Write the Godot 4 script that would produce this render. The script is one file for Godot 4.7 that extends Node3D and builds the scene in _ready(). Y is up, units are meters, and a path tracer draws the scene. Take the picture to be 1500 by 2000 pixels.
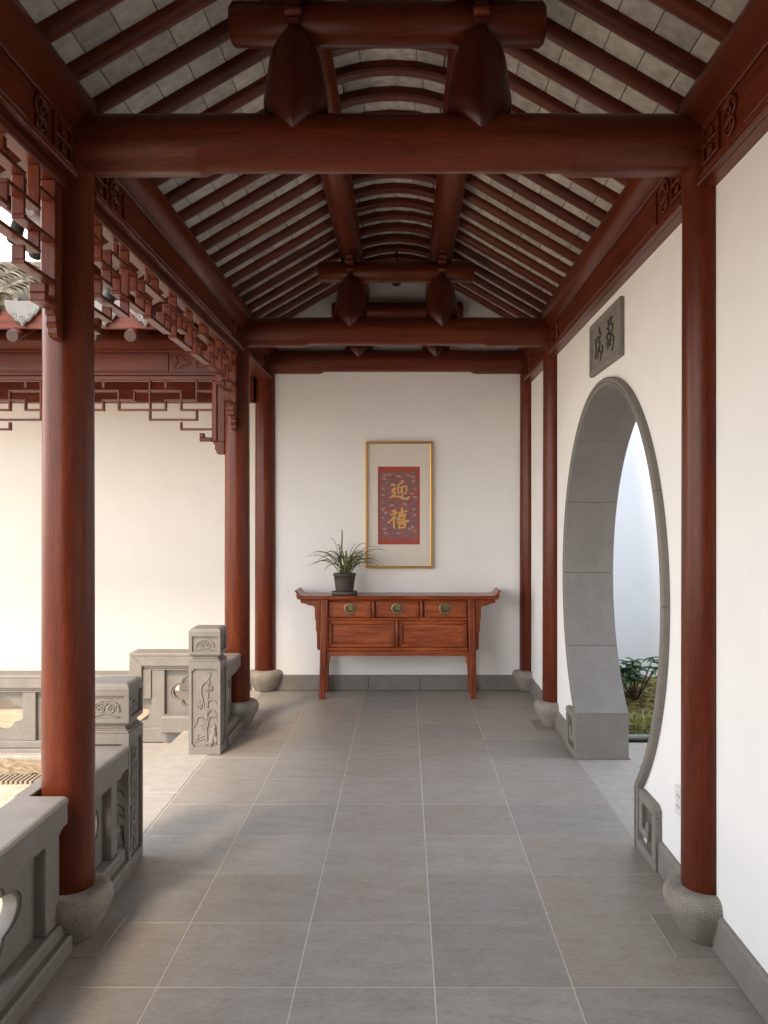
extends Node3D
# A covered garden corridor: x to the right, y up, depth d away from the camera (d = -z). Metres.
var M := {}
var used := {}
var rng := RandomNumberGenerator.new()


func _ready() -> void:
	rng.seed = 7
	var cam := Camera3D.new()
	cam.name = "camera"
	cam.projection = Camera3D.PROJECTION_FRUSTUM
	cam.near = 0.1
	cam.far = 400.0
	cam.size = 2000.0 / 1690.0 * 0.1
	cam.frustum_offset = Vector2(-40.0, 10.0) / 1690.0 * 0.1
	cam.position = Vector3(0, 1.45, 0)
	add_child(cam)
	var env := Environment.new()
	env.background_mode = Environment.BG_SKY
	var sm := ProceduralSkyMaterial.new()
	sm.sky_top_color = Color(0.68, 0.74, 0.82)
	sm.sky_horizon_color = Color(1.0, 0.975, 0.94)
	sm.sky_curve = 0.35
	sm.sky_energy_multiplier = 1.0
	sm.ground_horizon_color = Color(0.75, 0.70, 0.62)
	sm.ground_bottom_color = Color(0.45, 0.42, 0.38)
	var sky := Sky.new()
	sky.sky_material = sm
	env.sky = sky
	env.tonemap_mode = Environment.TONE_MAPPER_LINEAR
	env.tonemap_exposure = 5.8
	env.sdfgi_enabled = true
	env.ssao_enabled = true
	env.ssil_enabled = true
	var we := WorldEnvironment.new()
	we.name = "world_environment"
	we.environment = env
	add_child(we)
	var sun := DirectionalLight3D.new()
	sun.name = "sun"
	sun.light_energy = 0.27
	sun.light_color = Color(1.0, 0.91, 0.80)
	sun.light_angular_distance = 16.0
	sun.shadow_enabled = true
	sun.look_at_from_position(Vector3.ZERO, Vector3(0.20, -0.74, -0.60))
	add_child(sun)

	make_materials()
	build_ground()
	build_floor()
	build_walls()
	build_moon_gate()
	build_columns()
	build_beams()
	build_roof()
	build_wing()
	build_eave_boards()
	build_lattices()
	build_railings()
	build_table()
	build_picture()
	build_plaque()
	build_plant()
	build_garden()
	build_small_things()


# ---------------------------------------------------------------- helpers
func V(x: float, y: float, d: float) -> Vector3:
	return Vector3(x, y, -d)


func begin(smooth := false) -> SurfaceTool:
	var st := SurfaceTool.new()
	st.begin(Mesh.PRIMITIVE_TRIANGLES)
	st.set_smooth_group(0 if smooth else -1)
	return st


func tri(st: SurfaceTool, a: Vector3, b: Vector3, c: Vector3) -> void:
	st.add_vertex(a)
	st.add_vertex(b)
	st.add_vertex(c)


func quad(st: SurfaceTool, a: Vector3, b: Vector3, c: Vector3, d: Vector3) -> void:
	tri(st, a, b, c)
	tri(st, a, c, d)


func tri_out(st: SurfaceTool, o: Vector3, a: Vector3, b: Vector3, c: Vector3) -> void:
	if (c - a).cross(b - a).dot(a + b + c - o * 3.0) >= 0.0:
		tri(st, a, b, c)
	else:
		tri(st, a, c, b)


func quad_out(st: SurfaceTool, o: Vector3, a: Vector3, b: Vector3, c: Vector3, d: Vector3) -> void:
	tri_out(st, o, a, b, c)
	tri_out(st, o, a, c, d)


# A box with chamfered edges, in x, y and depth.
func bx(st: SurfaceTool, x0: float, x1: float, y0: float, y1: float, d0: float, d1: float, b := 0.0) -> void:
	gbox(st, Transform3D(Basis(), V((x0 + x1) / 2, (y0 + y1) / 2, (d0 + d1) / 2)), Vector3(absf(x1 - x0), absf(y1 - y0), absf(d1 - d0)), b)


func gbox(st: SurfaceTool, t: Transform3D, size: Vector3, b := 0.0) -> void:
	var h := size / 2.0
	b = minf(b, minf(h.x, minf(h.y, h.z)) * 0.9)
	var o := t.origin
	if b <= 0.0:
		for ax in 3:
			for s in [-1.0, 1.0]:
				var p := []
				for k in [[-1, -1], [1, -1], [1, 1], [-1, 1]]:
					var v := Vector3.ZERO
					v[ax] = s * h[ax]
					v[(ax + 1) % 3] = k[0] * h[(ax + 1) % 3]
					v[(ax + 2) % 3] = k[1] * h[(ax + 2) % 3]
					p.append(t * v)
				quad_out(st, o, p[0], p[1], p[2], p[3])
		return
	var q := {}
	for i in 8:
		var sg := Vector3(1 if i & 1 else -1, 1 if i & 2 else -1, 1 if i & 4 else -1)
		for ax in 3:
			var v := sg * (h - Vector3(b, b, b))
			v[ax] = sg[ax] * h[ax]
			q[i * 3 + ax] = t * v
	for ax in 3:
		var e := 1 << ax
		var f := 1 << ((ax + 1) % 3)
		var g := 1 << ((ax + 2) % 3)
		for s in [0, e]:
			quad_out(st, o, q[s * 3 + ax], q[(s | f) * 3 + ax], q[(s | f | g) * 3 + ax], q[(s | g) * 3 + ax])
		var bx_ := (ax + 1) % 3
		for s in [0, e]:
			for r in [0, f]:
				quad_out(st, o, q[(s | r) * 3 + ax], q[(s | r | g) * 3 + ax], q[(s | r | g) * 3 + bx_], q[(s | r) * 3 + bx_])
	for i in 8:
		tri_out(st, o, q[i * 3], q[i * 3 + 1], q[i * 3 + 2])


# A round bar along a path with a radius at each point.
func tube(st: SurfaceTool, pts: Array, rads: Array, n := 8, flat := 1.0, closed := false) -> void:
	var rings := []
	var up := Vector3.ZERO
	for i in pts.size():
		var a: Vector3 = pts[maxi(i - 1, 0)]
		var b: Vector3 = pts[mini(i + 1, pts.size() - 1)]
		if closed:
			a = pts[(i - 1 + pts.size()) % pts.size()]
			b = pts[(i + 1) % pts.size()]
		var t := (b - a).normalized()
		if up == Vector3.ZERO:
			up = Vector3.UP if absf(t.y) < 0.9 else Vector3.RIGHT
		var s := t.cross(up).normalized()
		up = s.cross(t).normalized()
		var r: float = rads[mini(i, rads.size() - 1)]
		var ring := []
		for k in n:
			var an := TAU * k / n
			ring.append(pts[i] + s * cos(an) * r + up * sin(an) * r * flat)
		rings.append(ring)
	var last := rings.size() if closed else rings.size() - 1
	st.set_smooth_group(0)
	for i in last:
		var r0: Array = rings[i]
		var r1: Array = rings[(i + 1) % rings.size()]
		for k in n:
			var k2 := (k + 1) % n
			quad(st, r0[k], r1[k], r1[k2], r0[k2])
	if closed:
		return
	st.set_smooth_group(-1)
	for k in range(1, n - 1):
		tri(st, rings[0][0], rings[0][k], rings[0][k + 1])
		tri(st, rings[-1][0], rings[-1][k + 1], rings[-1][k])


func log_bar(st: SurfaceTool, a: Vector3, b: Vector3, ra: float, rb: float, n := 20, bev := 0.006) -> void:
	var u := (b - a).normalized()
	tube(st, [a, a + u * bev, b - u * bev, b], [ra - bev, ra, rb, rb - bev], n)


func lathe(st: SurfaceTool, c: Vector3, prof: Array, n := 24) -> void:
	st.set_smooth_group(0)
	for i in prof.size() - 1:
		for k in n:
			var a := TAU * k / n
			var b := TAU * (k + 1) / n
			var p: Vector2 = prof[i]
			var q: Vector2 = prof[i + 1]
			var p0 := c + Vector3(cos(a) * p.x, p.y, sin(a) * p.x)
			var p1 := c + Vector3(cos(b) * p.x, p.y, sin(b) * p.x)
			var q0 := c + Vector3(cos(a) * q.x, q.y, sin(a) * q.x)
			var q1 := c + Vector3(cos(b) * q.x, q.y, sin(b) * q.x)
			if p.x < 1e-5:
				tri(st, p0, q0, q1)
			elif q.x < 1e-5:
				tri(st, p0, q0, p1)
			else:
				quad(st, p0, q0, q1, p1)


# A polygon in (u, v) pushed from w0 to w1; axis names what w runs along. Edges of the w0 side are chamfered by b.
func at_axis(axis: String, u: float, v: float, w: float) -> Vector3:
	match axis:
		"x": return V(w, v, u)   # u is depth
		"d": return V(u, v, w)   # u is x
		_: return V(u, w, v)     # "y": u is x, v is depth


func inset(poly: PackedVector2Array, b: float) -> PackedVector2Array:
	var out := PackedVector2Array()
	var n := poly.size()
	var area := 0.0
	for i in n:
		area += poly[i].cross(poly[(i + 1) % n])
	var sgn := 1.0 if area > 0 else -1.0
	for i in n:
		var e0 := (poly[i] - poly[(i - 1 + n) % n]).normalized()
		var e1 := (poly[(i + 1) % n] - poly[i]).normalized()
		var n0 := Vector2(-e0.y, e0.x) * sgn
		var n1 := Vector2(-e1.y, e1.x) * sgn
		var m := n0 + n1
		var k := maxf(m.length_squared() / 2.0, 0.35)
		out.append(poly[i] + m * (b / k))
	return out


func prism(st: SurfaceTool, poly: PackedVector2Array, axis: String, w0: float, w1: float, b := 0.0, smooth := false) -> void:
	var idx := Geometry2D.triangulate_polygon(poly)
	var n := poly.size()
	var front := inset(poly, b) if b > 0.0 else poly
	var wb := w0 + signf(w1 - w0) * b
	st.set_smooth_group(-1)
	for i in range(0, idx.size(), 3):
		tri(st, at_axis(axis, front[idx[i]].x, front[idx[i]].y, w0), at_axis(axis, front[idx[i + 1]].x, front[idx[i + 1]].y, w0), at_axis(axis, front[idx[i + 2]].x, front[idx[i + 2]].y, w0))
		tri(st, at_axis(axis, poly[idx[i]].x, poly[idx[i]].y, w1), at_axis(axis, poly[idx[i + 2]].x, poly[idx[i + 2]].y, w1), at_axis(axis, poly[idx[i + 1]].x, poly[idx[i + 1]].y, w1))
	if smooth:
		st.set_smooth_group(0)
	for i in n:
		var j := (i + 1) % n
		quad(st, at_axis(axis, poly[i].x, poly[i].y, wb), at_axis(axis, poly[j].x, poly[j].y, wb), at_axis(axis, poly[j].x, poly[j].y, w1), at_axis(axis, poly[i].x, poly[i].y, w1))
		if b > 0.0:
			quad(st, at_axis(axis, front[i].x, front[i].y, w0), at_axis(axis, front[j].x, front[j].y, w0), at_axis(axis, poly[j].x, poly[j].y, wb), at_axis(axis, poly[i].x, poly[i].y, wb))


# Four-lobed opening, unit size.
func lobes(t: float) -> float:
	var best := 0.0
	for k in 4:
		var c := Vector2.from_angle(k * PI / 2) * 0.47
		var dir := Vector2.from_angle(t)
		var along := c.dot(dir)
		var off := c.length_squared() - along * along
		if off < 0.53 * 0.53:
			best = maxf(best, along + sqrt(0.53 * 0.53 - off))
	return best


# A stone panel with a four-lobed hole, its rim stepped back on the w0 side.
func holed(st: SurfaceTool, axis: String, u0: float, u1: float, v0: float, v1: float, c: Vector2, half: Vector2, w0: float, w1: float) -> void:
	var angles := []
	for k in 72:
		angles.append(TAU * k / 72.0)
	var pts := []
	for t in angles:
		var r := lobes(t)
		pts.append([Vector2(cos(t) * r * half.x, sin(t) * r * half.y)])
	for corner in [Vector2(u0, v0), Vector2(u1, v0), Vector2(u1, v1), Vector2(u0, v1)]:
		var best := 0
		for i in pts.size():
			if absf((corner - c).angle_to(pts[i][0])) < absf((corner - c).angle_to(pts[best][0])):
				best = i
		pts[best].append(corner)
	var step := signf(w1 - w0) * 0.008
	var f := []
	for p in pts:
		var h: Vector2 = p[0]
		var o: Vector2
		if p.size() > 1:
			o = p[1]
		else:
			var k := 1e9
			if absf(h.x) > 1e-6:
				k = minf(k, ((u1 if h.x > 0 else u0) - c.x) / h.x)
			if absf(h.y) > 1e-6:
				k = minf(k, ((v1 if h.y > 0 else v0) - c.y) / h.y)
			o = c + h * k
		f.append([o, c + h * 1.1, c + h])
	var n := f.size()
	for i in n:
		var a: Array = f[i]
		var b: Array = f[(i + 1) % n]
		var P := func(q: Vector2, w: float) -> Vector3: return at_axis(axis, q.x, q.y, w)
		quad(st, P.call(a[0], w0), P.call(b[0], w0), P.call(b[1], w0), P.call(a[1], w0))
		quad(st, P.call(a[1], w0), P.call(b[1], w0), P.call(b[1], w0 + step), P.call(a[1], w0 + step))
		quad(st, P.call(a[1], w0 + step), P.call(b[1], w0 + step), P.call(b[2], w0 + step), P.call(a[2], w0 + step))
		quad(st, P.call(a[2], w0 + step), P.call(b[2], w0 + step), P.call(b[2], w1), P.call(a[2], w1))
		quad(st, P.call(a[2], w1), P.call(b[2], w1), P.call(b[0], w1), P.call(a[0], w1))
		quad(st, P.call(a[0], w1), P.call(b[0], w1), P.call(b[0], w0), P.call(a[0], w0))


func numbered(called: String) -> String:
	var k: int = used.get(called, 0)
	used[called] = k + 1
	return called if k == 0 else "%s_%03d" % [called, k]


func thing(called: String, label: String, category: String, at: Vector3, group := "", kind := "") -> Node3D:
	var o := Node3D.new()
	o.name = numbered(called)
	add_child(o)
	o.position = at
	tag(o, label, category, group, kind)
	return o


func tag(o: Node3D, label: String, category: String, group := "", kind := "") -> void:
	o.set_meta("label", label)
	o.set_meta("category", category)
	if group:
		o.set_meta("group", group)
	if kind:
		o.set_meta("kind", kind)


# Commit what was drawn in world coordinates as one mesh, a part of parent (or a thing of its own).
func part(called: String, st: SurfaceTool, m: Material, parent: Node3D = null, label := "") -> MeshInstance3D:
	st.generate_normals()
	var mi := MeshInstance3D.new()
	mi.mesh = st.commit()
	mi.material_override = m
	if parent == null:
		mi.name = numbered(called)
		add_child(mi)
	else:
		mi.name = called
		parent.add_child(mi, true)
		var off := Vector3.ZERO
		var p: Node = parent
		while p is Node3D and p != self:
			off += (p as Node3D).position
			p = p.get_parent()
		mi.position = -off
	if label:
		mi.set_meta("label", label)
	return mi


func dup(root: Node3D, called: String, at: Vector3, label: String) -> Node3D:
	var r: Node3D = root.duplicate()
	r.name = numbered(called)
	add_child(r)
	r.position = at
	r.set_meta("label", label)
	return r


# ---------------------------------------------------------------- materials
func noise_image(seed_: int, freq: float, octaves: int, size := 512) -> Image:
	var n := FastNoiseLite.new()
	n.seed = seed_
	n.noise_type = FastNoiseLite.TYPE_SIMPLEX_SMOOTH
	n.frequency = freq
	n.fractal_octaves = octaves
	return n.get_seamless_image(size, size)


func ramp(t: float, stops: Array) -> Color:
	for i in stops.size() - 1:
		if t <= stops[i + 1][0]:
			return stops[i][1].lerp(stops[i + 1][1], clampf((t - stops[i][0]) / (stops[i + 1][0] - stops[i][0]), 0, 1))
	return stops[-1][1]


func blend_texture(layers: Array, stops: Array, size := 512) -> ImageTexture:
	# layers: [image, weight]; the weighted sum, around 0.5, goes through the colour stops
	var lut := []
	for k in 512:
		lut.append(ramp(k / 511.0, stops))
	var bytes := []
	var weights := []
	for l in layers:
		var im0: Image = l[0].duplicate()
		im0.convert(Image.FORMAT_L8)
		bytes.append(im0.get_data())
		weights.append(l[1] / 255.0)
	var out := PackedByteArray()
	out.resize(size * size * 3)
	for i in size * size:
		var t := 0.5
		for k in bytes.size():
			t += (bytes[k][i] - 127.5) * weights[k]
		var c: Color = lut[clampi(int(t * 511.0), 0, 511)]
		out[i * 3] = c.r8
		out[i * 3 + 1] = c.g8
		out[i * 3 + 2] = c.b8
	var im := Image.create_from_data(size, size, false, Image.FORMAT_RGB8, out)
	return ImageTexture.create_from_image(im)


func tri_mat(called: String, tex: Texture2D, scale: Vector3, rough: float, tint := Color.WHITE, spec := 0.5, bump: Texture2D = null, bump_scale := 1.0) -> StandardMaterial3D:
	var m := StandardMaterial3D.new()
	m.resource_name = called
	m.albedo_color = tint
	m.albedo_texture = tex
	m.uv1_triplanar = true
	m.uv1_world_triplanar = true
	m.uv1_scale = scale
	m.roughness = rough
	m.metallic_specular = spec
	if bump:
		m.normal_enabled = true
		m.normal_texture = bump
		m.normal_scale = bump_scale
	M[called] = m
	return m


func s(r: int, g: int, b: int) -> Color:
	return Color(r / 255.0, g / 255.0, b / 255.0)


func bumps(im: Image, strength: float) -> ImageTexture:
	var c: Image = im.duplicate()
	c.convert(Image.FORMAT_RGBA8)
	c.bump_map_to_normal_map(strength)
	return ImageTexture.create_from_image(c)


func make_materials() -> void:
	var n_fine := noise_image(1, 0.045, 4)
	var n_mid := noise_image(2, 0.014, 4)
	var n_broad := noise_image(3, 0.006, 3)
	var n_speck := noise_image(4, 0.16, 2)
	var n_speck2 := noise_image(5, 0.11, 2)
	# lacquered rosewood: streaks run along the axis with the small scale
	var n_grain := noise_image(6, 0.07, 3)
	var wood_tex := blend_texture([[n_grain, 0.34], [n_fine, 0.28], [n_broad, 0.42]], [[0.05, s(50, 21, 11)], [0.4, s(86, 36, 19)], [0.6, s(101, 44, 24)], [0.95, s(134, 67, 39)]])
	var wood_n := bumps(n_fine, 1.2)
	tri_mat("wood_x", wood_tex, Vector3(0.30, 4.3, 4.3), 0.33, Color.WHITE, 0.36, wood_n, 0.05)
	tri_mat("wood_y", wood_tex, Vector3(4.3, 0.30, 4.3), 0.31, Color.WHITE, 0.36, wood_n, 0.05)
	tri_mat("wood_z", wood_tex, Vector3(4.3, 4.3, 0.30), 0.33, Color.WHITE, 0.36, wood_n, 0.05)
	tri_mat("rafter_a", wood_tex, Vector3(0.35, 4.3, 4.3), 0.38, Color.WHITE, 0.36)
	tri_mat("rafter_b", wood_tex, Vector3(0.3, 3.7, 4.9), 0.38, s(226, 220, 220), 0.36)
	tri_mat("post_wood", wood_tex, Vector3(2.3, 0.6, 2.3), 0.34, s(200, 176, 176))
	# the table: lighter, with a bold open grain
	var table_tex := blend_texture([[n_grain, 0.3], [n_fine, 0.3], [n_mid, 0.55]], [[0.05, s(88, 36, 16)], [0.3, s(132, 60, 28)], [0.6, s(166, 84, 42)], [0.95, s(202, 120, 68)]])
	tri_mat("table_x", table_tex, Vector3(0.28, 3.0, 3.0), 0.36, Color.WHITE, 0.5, wood_n, 0.06)
	tri_mat("table_y", table_tex, Vector3(3.0, 0.32, 3.0), 0.36, s(214, 200, 198), 0.5, wood_n, 0.06)
	tri_mat("table_top", table_tex, Vector3(0.45, 3.4, 3.4), 0.25, s(215, 200, 200))
	# stone
	var stone_tex := blend_texture([[n_speck, 0.30], [n_fine, 0.22], [n_broad, 0.22]], [[0.1, s(116, 112, 107)], [0.5, s(138, 133, 127)], [0.9, s(158, 153, 147)]])
	var stone_n := bumps(n_speck, 1.5)
	tri_mat("stone", stone_tex, Vector3(1.7, 1.7, 1.7), 0.58, s(238, 236, 234), 0.45, stone_n, 0.10)
	tri_mat("stone_dark", stone_tex, Vector3(1.9, 1.9, 1.9), 0.7, s(178, 176, 172), 0.4, stone_n, 0.1)
	tri_mat("stone_gate", stone_tex, Vector3(1.3, 1.3, 1.3), 0.7, s(240, 238, 235), 0.4, stone_n, 0.1)
	tri_mat("stone_ink", stone_tex, Vector3(2, 2, 2), 0.8, s(120, 116, 110))
	var floor_tex := blend_texture([[n_speck, 0.36], [n_grain, 0.26], [n_fine, 0.2], [n_mid, 0.22], [n_broad, 0.2]], [[0.05, s(116, 109, 101)], [0.25, s(147, 140, 131)], [0.5, s(163, 157, 150)], [0.75, s(168, 166, 163)], [0.95, s(182, 180, 178)]])
	for k in 5:
		var g: float = [1.0, 0.975, 1.02, 0.988, 0.962][k]
		var w: float = [0.0, 0.005, -0.006, 0.006, -0.011][k]
		var ft := tri_mat("floor_%d" % k, floor_tex, Vector3(0.7, 1.0, 1.9), 0.42, Color(0.955 * g + w, 0.945 * g, 0.935 * g - w), 0.5, stone_n, 0.07)
		ft.uv1_offset = Vector3(0.37 * k, 0.21 * k, 0.53 * k)
	var grout := StandardMaterial3D.new()
	grout.albedo_color = s(202, 195, 183)
	grout.roughness = 0.9
	M["grout"] = grout
	var granite := blend_texture([[n_speck, 1.2], [n_speck2, 0.7], [n_broad, 0.3]], [[0.08, s(66, 62, 58)], [0.30, s(122, 116, 108)], [0.55, s(148, 140, 130)], [0.95, s(180, 172, 160)]])
	tri_mat("granite", granite, Vector3(3.2, 3.2, 3.2), 0.75, Color.WHITE, 0.4, bumps(n_speck2, 3.0), 0.3)
	var slab := blend_texture([[n_speck, 0.6], [n_fine, 0.3], [n_broad, 0.2]], [[0.1, s(138, 132, 125)], [0.5, s(168, 161, 153)], [0.9, s(190, 184, 176)]])
	tri_mat("granite_slab", slab, Vector3(2.4, 2.4, 2.4), 0.7, Color.WHITE, 0.4, stone_n, 0.1)
	tri_mat("pad", slab, Vector3(2.7, 2.7, 2.7), 0.7, s(224, 220, 214), 0.4, stone_n, 0.1)
	# plaster
	var plaster_tex := blend_texture([[n_mid, 0.4], [n_broad, 0.4]], [[0.0, s(236, 235, 233)], [0.5, s(240, 239, 237)], [1.0, s(243, 242, 240)]])
	tri_mat("plaster", plaster_tex, Vector3(0.45, 0.45, 0.45), 0.85, Color.WHITE, 0.3, bumps(n_mid, 1.5), 0.12)
	tri_mat("garden_plaster", plaster_tex, Vector3(0.6, 0.6, 0.6), 0.9, s(240, 244, 250), 0.3)
	tri_mat("courtyard_plaster", plaster_tex, Vector3(0.5, 0.5, 0.5), 0.9, s(238, 233, 226), 0.3)
	# ceiling bricks
	var brick_tex := blend_texture([[n_speck, 0.3], [n_mid, 0.9], [n_broad, 0.4]], [[0.05, s(158, 153, 145)], [0.5, s(188, 183, 174)], [0.95, s(208, 203, 195)]])
	for k in 4:
		var g2: float = [1.0, 0.93, 1.06, 0.88][k]
		var bm := tri_mat("brick_%d" % k, brick_tex, Vector3(2.4, 2.4, 2.4), 0.9, Color(minf(g2, 1), minf(g2, 1), minf(g2, 1)), 0.3, bumps(n_mid, 3.0), 0.25)
		bm.uv1_offset = Vector3(0.31 * k, 0.17, 0.23 * k)
	var roof_tex := blend_texture([[n_speck, 0.4], [n_mid, 0.9], [n_broad, 0.6]], [[0.05, s(70, 66, 58)], [0.45, s(112, 105, 91)], [0.95, s(150, 141, 121)]])
	for k in 3:
		var g3: float = [1.0, 0.9, 0.8][k]
		var rm := tri_mat("roof_tile_%d" % k, roof_tex, Vector3(2.6, 2.6, 2.6), 0.9, Color(g3, g3, g3), 0.3)
		rm.uv1_offset = Vector3(0.4 * k, 0, 0.2 * k)
	tri_mat("drip", slab, Vector3(3, 3, 3), 0.85, s(184, 190, 198), 0.3)
	tri_mat("roof_bed", roof_tex, Vector3(1, 1, 1), 0.95, s(150, 150, 150))
	# ground
	var pave_tex := blend_texture([[n_speck, 0.4], [n_mid, 0.5], [n_broad, 0.5]], [[0.1, s(178, 158, 136)], [0.5, s(200, 182, 160)], [0.9, s(218, 203, 184)]])
	tri_mat("paving", pave_tex, Vector3(1.2, 1.2, 1.2), 0.8)
	tri_mat("paving_b", pave_tex, Vector3(1.5, 1.2, 1.5), 0.8, s(232, 226, 220))
	var gravel_tex := blend_texture([[n_speck, 1.6], [n_speck2, 1.2]], [[0.1, s(74, 62, 48)], [0.5, s(160, 140, 112)], [0.9, s(206, 190, 164)]])
	tri_mat("gravel", gravel_tex, Vector3(3, 3, 3), 0.95, Color.WHITE, 0.2, bumps(n_speck, 6.0), 0.8)
	var soil_tex := blend_texture([[n_speck, 0.9], [n_mid, 0.9], [n_broad, 0.7]], [[0.1, s(52, 42, 26)], [0.45, s(96, 80, 50)], [0.65, s(112, 102, 58)], [0.95, s(150, 132, 92)]])
	tri_mat("soil", soil_tex, Vector3(1.6, 1.6, 1.6), 0.95, Color.WHITE, 0.2, bumps(n_speck2, 6.0), 0.8)
	plain_mat("brass", s(142, 130, 96), 0.36, 0.9)
	plain_mat("gilt", s(210, 166, 96), 0.32, 0.8)
	plain_mat("brass_dark", s(84, 74, 54), 0.4, 0.8)
	plain_mat("grey_paint", s(74, 60, 56), 0.85)
	plain_mat("gilt_dark", s(110, 70, 30), 0.5, 0.5)
	plain_mat("mat_board", s(226, 219, 208), 0.9)
	plain_mat("pot", s(74, 64, 58), 0.62)
	plain_mat("saucer", s(88, 88, 84), 0.6)
	plain_mat("potting_soil", s(48, 36, 26), 0.95)
	plain_mat("black_metal", s(18, 18, 20), 0.75)
	plain_mat("white_plastic", s(226, 226, 224), 0.4)
	plain_mat("iron", s(150, 138, 118), 0.8)
	plain_mat("pipe_grey", s(122, 126, 124), 0.5)
	for k in 4:
		var lf := plain_mat("leaf_%d" % k, [s(108, 116, 58), s(86, 100, 48), s(122, 124, 68), s(76, 84, 44)][k], 0.45)
		lf.backlight_enabled = true
		lf.backlight = Color(0.25, 0.28, 0.12)
	for k in 3:
		var sf := plain_mat("shrub_%d" % k, [s(56, 86, 54), s(76, 106, 66), s(48, 72, 50)][k], 0.4)
		sf.backlight_enabled = true
		sf.backlight = Color(0.15, 0.22, 0.1)
	plain_mat("grass_pale", s(168, 168, 96), 0.6)
	plain_mat("grass_green", s(110, 124, 62), 0.6)
	plain_mat("stem", s(66, 54, 38), 0.8)


func plain_mat(called: String, c: Color, rough: float, metal := 0.0) -> StandardMaterial3D:
	var m := StandardMaterial3D.new()
	m.resource_name = called
	m.albedo_color = c
	m.roughness = rough
	m.metallic = metal
	M[called] = m
	return m


# ---------------------------------------------------------------- ground and floor
func build_ground() -> void:
	var st := begin()
	bx(st, -120, 120, -0.6, -0.2, -120, 120)
	var g := part("ground", st, M.paving)
	tag(g, "pale tan ground of the courtyard left of the corridor", "ground", "", "structure")
	# sunlit paving slabs, a ribbed drain cover, a gravel strip
	for i in 9:
		for j in 12:
			var x0 := -1.86 - 0.62 * (i + 1)
			var d0 := 0.55 + 0.4 * j + (0.2 if i % 2 else 0.0)
			if d0 + 0.4 > 5.32:
				continue
			var q := begin()
			bx(q, x0 + 0.003, x0 + 0.617, -0.21, -0.186 + rng.randf() * 0.002, d0 + 0.003, d0 + 0.397, 0.003)
			part("paving_slab", q, M.paving if rng.randf() < 0.6 else M.paving_b, g)
	var grate := thing("drain_cover", "ribbed drain cover between gravel strip and tan paving", "drain cover", V(-3.2, -0.2, 5.41))
	for k in 110:
		var r := begin()
		bx(r, -1.85 - k * 0.03, -1.867 - k * 0.03, -0.2, -0.178, 5.335, 5.485)
		part("rib", r, M.iron, grate)
	var gr := begin()
	var nx := 90
	var nd := 14
	for i in nx:
		for j in nd:
			var p := []
			for k in [[0, 0], [1, 0], [1, 1], [0, 1]]:
				var a: int = i + k[0]
				var b: int = j + k[1]
				var hsh := fposmod(sin(a * 12.9898 + b * 78.233) * 43758.5453, 1.0)
				p.append(V(-1.85 - a * 0.038, -0.196 + hsh * 0.02, 5.5 + b * 0.025))
			quad(gr, p[0], p[1], p[2], p[3])
	tag(part("gravel_strip", gr, M.gravel), "strip of tan gravel along the foot of the stone railing", "gravel", "", "stuff")
	var sl := begin()
	bx(sl, -5.5, -1.78, -0.2, -0.165, 5.852, 5.99, 0.005)
	tag(part("kerb_slab", sl, M.granite_slab), "long pale stone slab under the far railing beside gravel", "kerb", "", "structure")
	var step := begin()
	bx(step, -1.86, -1.503, -0.2, -0.1, 3.75, 5.9485, 0.008)
	tag(part("entrance_step", step, M.granite_slab), "pale granite step between the two carved posts, below the floor edge", "step")


func build_floor() -> void:
	var st := begin()
	bx(st, -1.5, 1.05, -0.3, -0.0012, -3.2, 7.24)
	var fl := part("floor", st, M.grout)
	tag(fl, "corridor floor of large grey stone tiles with pale joints", "floor", "", "structure")
	var xs := [-1.19, -0.765, -0.337, 0.092, 0.52, 1.05]
	var k0 := -12
	var g := 0.0016
	for k in range(k0, 10):
		var d0: float = 3.094 + 0.425 * k
		var d1 := minf(d0 + 0.425, 7.24)
		for i in 5:
			var q := begin()
			bx(q, xs[i] + g, xs[i + 1] - g, -0.03, rng.randf_range(-0.0004, 0.0004), d0 + g, d1 - g, 0.0012)
			part("tile", q, M["floor_%d" % (rng.randi() % 5)], fl)
	# pale granite edging along the courtyard side
	var dd := -3.2
	while dd < 7.2:
		var q2 := begin()
		bx(q2, -1.5, -1.193, -0.2, 0.003, dd + 0.002, minf(dd + 1.29, 7.235), 0.004)
		part("edging_stone", q2, M.granite_slab, fl)
		dd += 1.292
	# the threshold under the moon gate
	var th := begin()
	bx(th, 1.032, 1.36, -0.1, 0.004, 3.842, 5.158, 0.004)
	part("threshold", th, M.granite_slab, fl)


# ---------------------------------------------------------------- walls
const GATE_D := 4.5
const GATE_Y := 1.085
const GATE_R := 1.04


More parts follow.
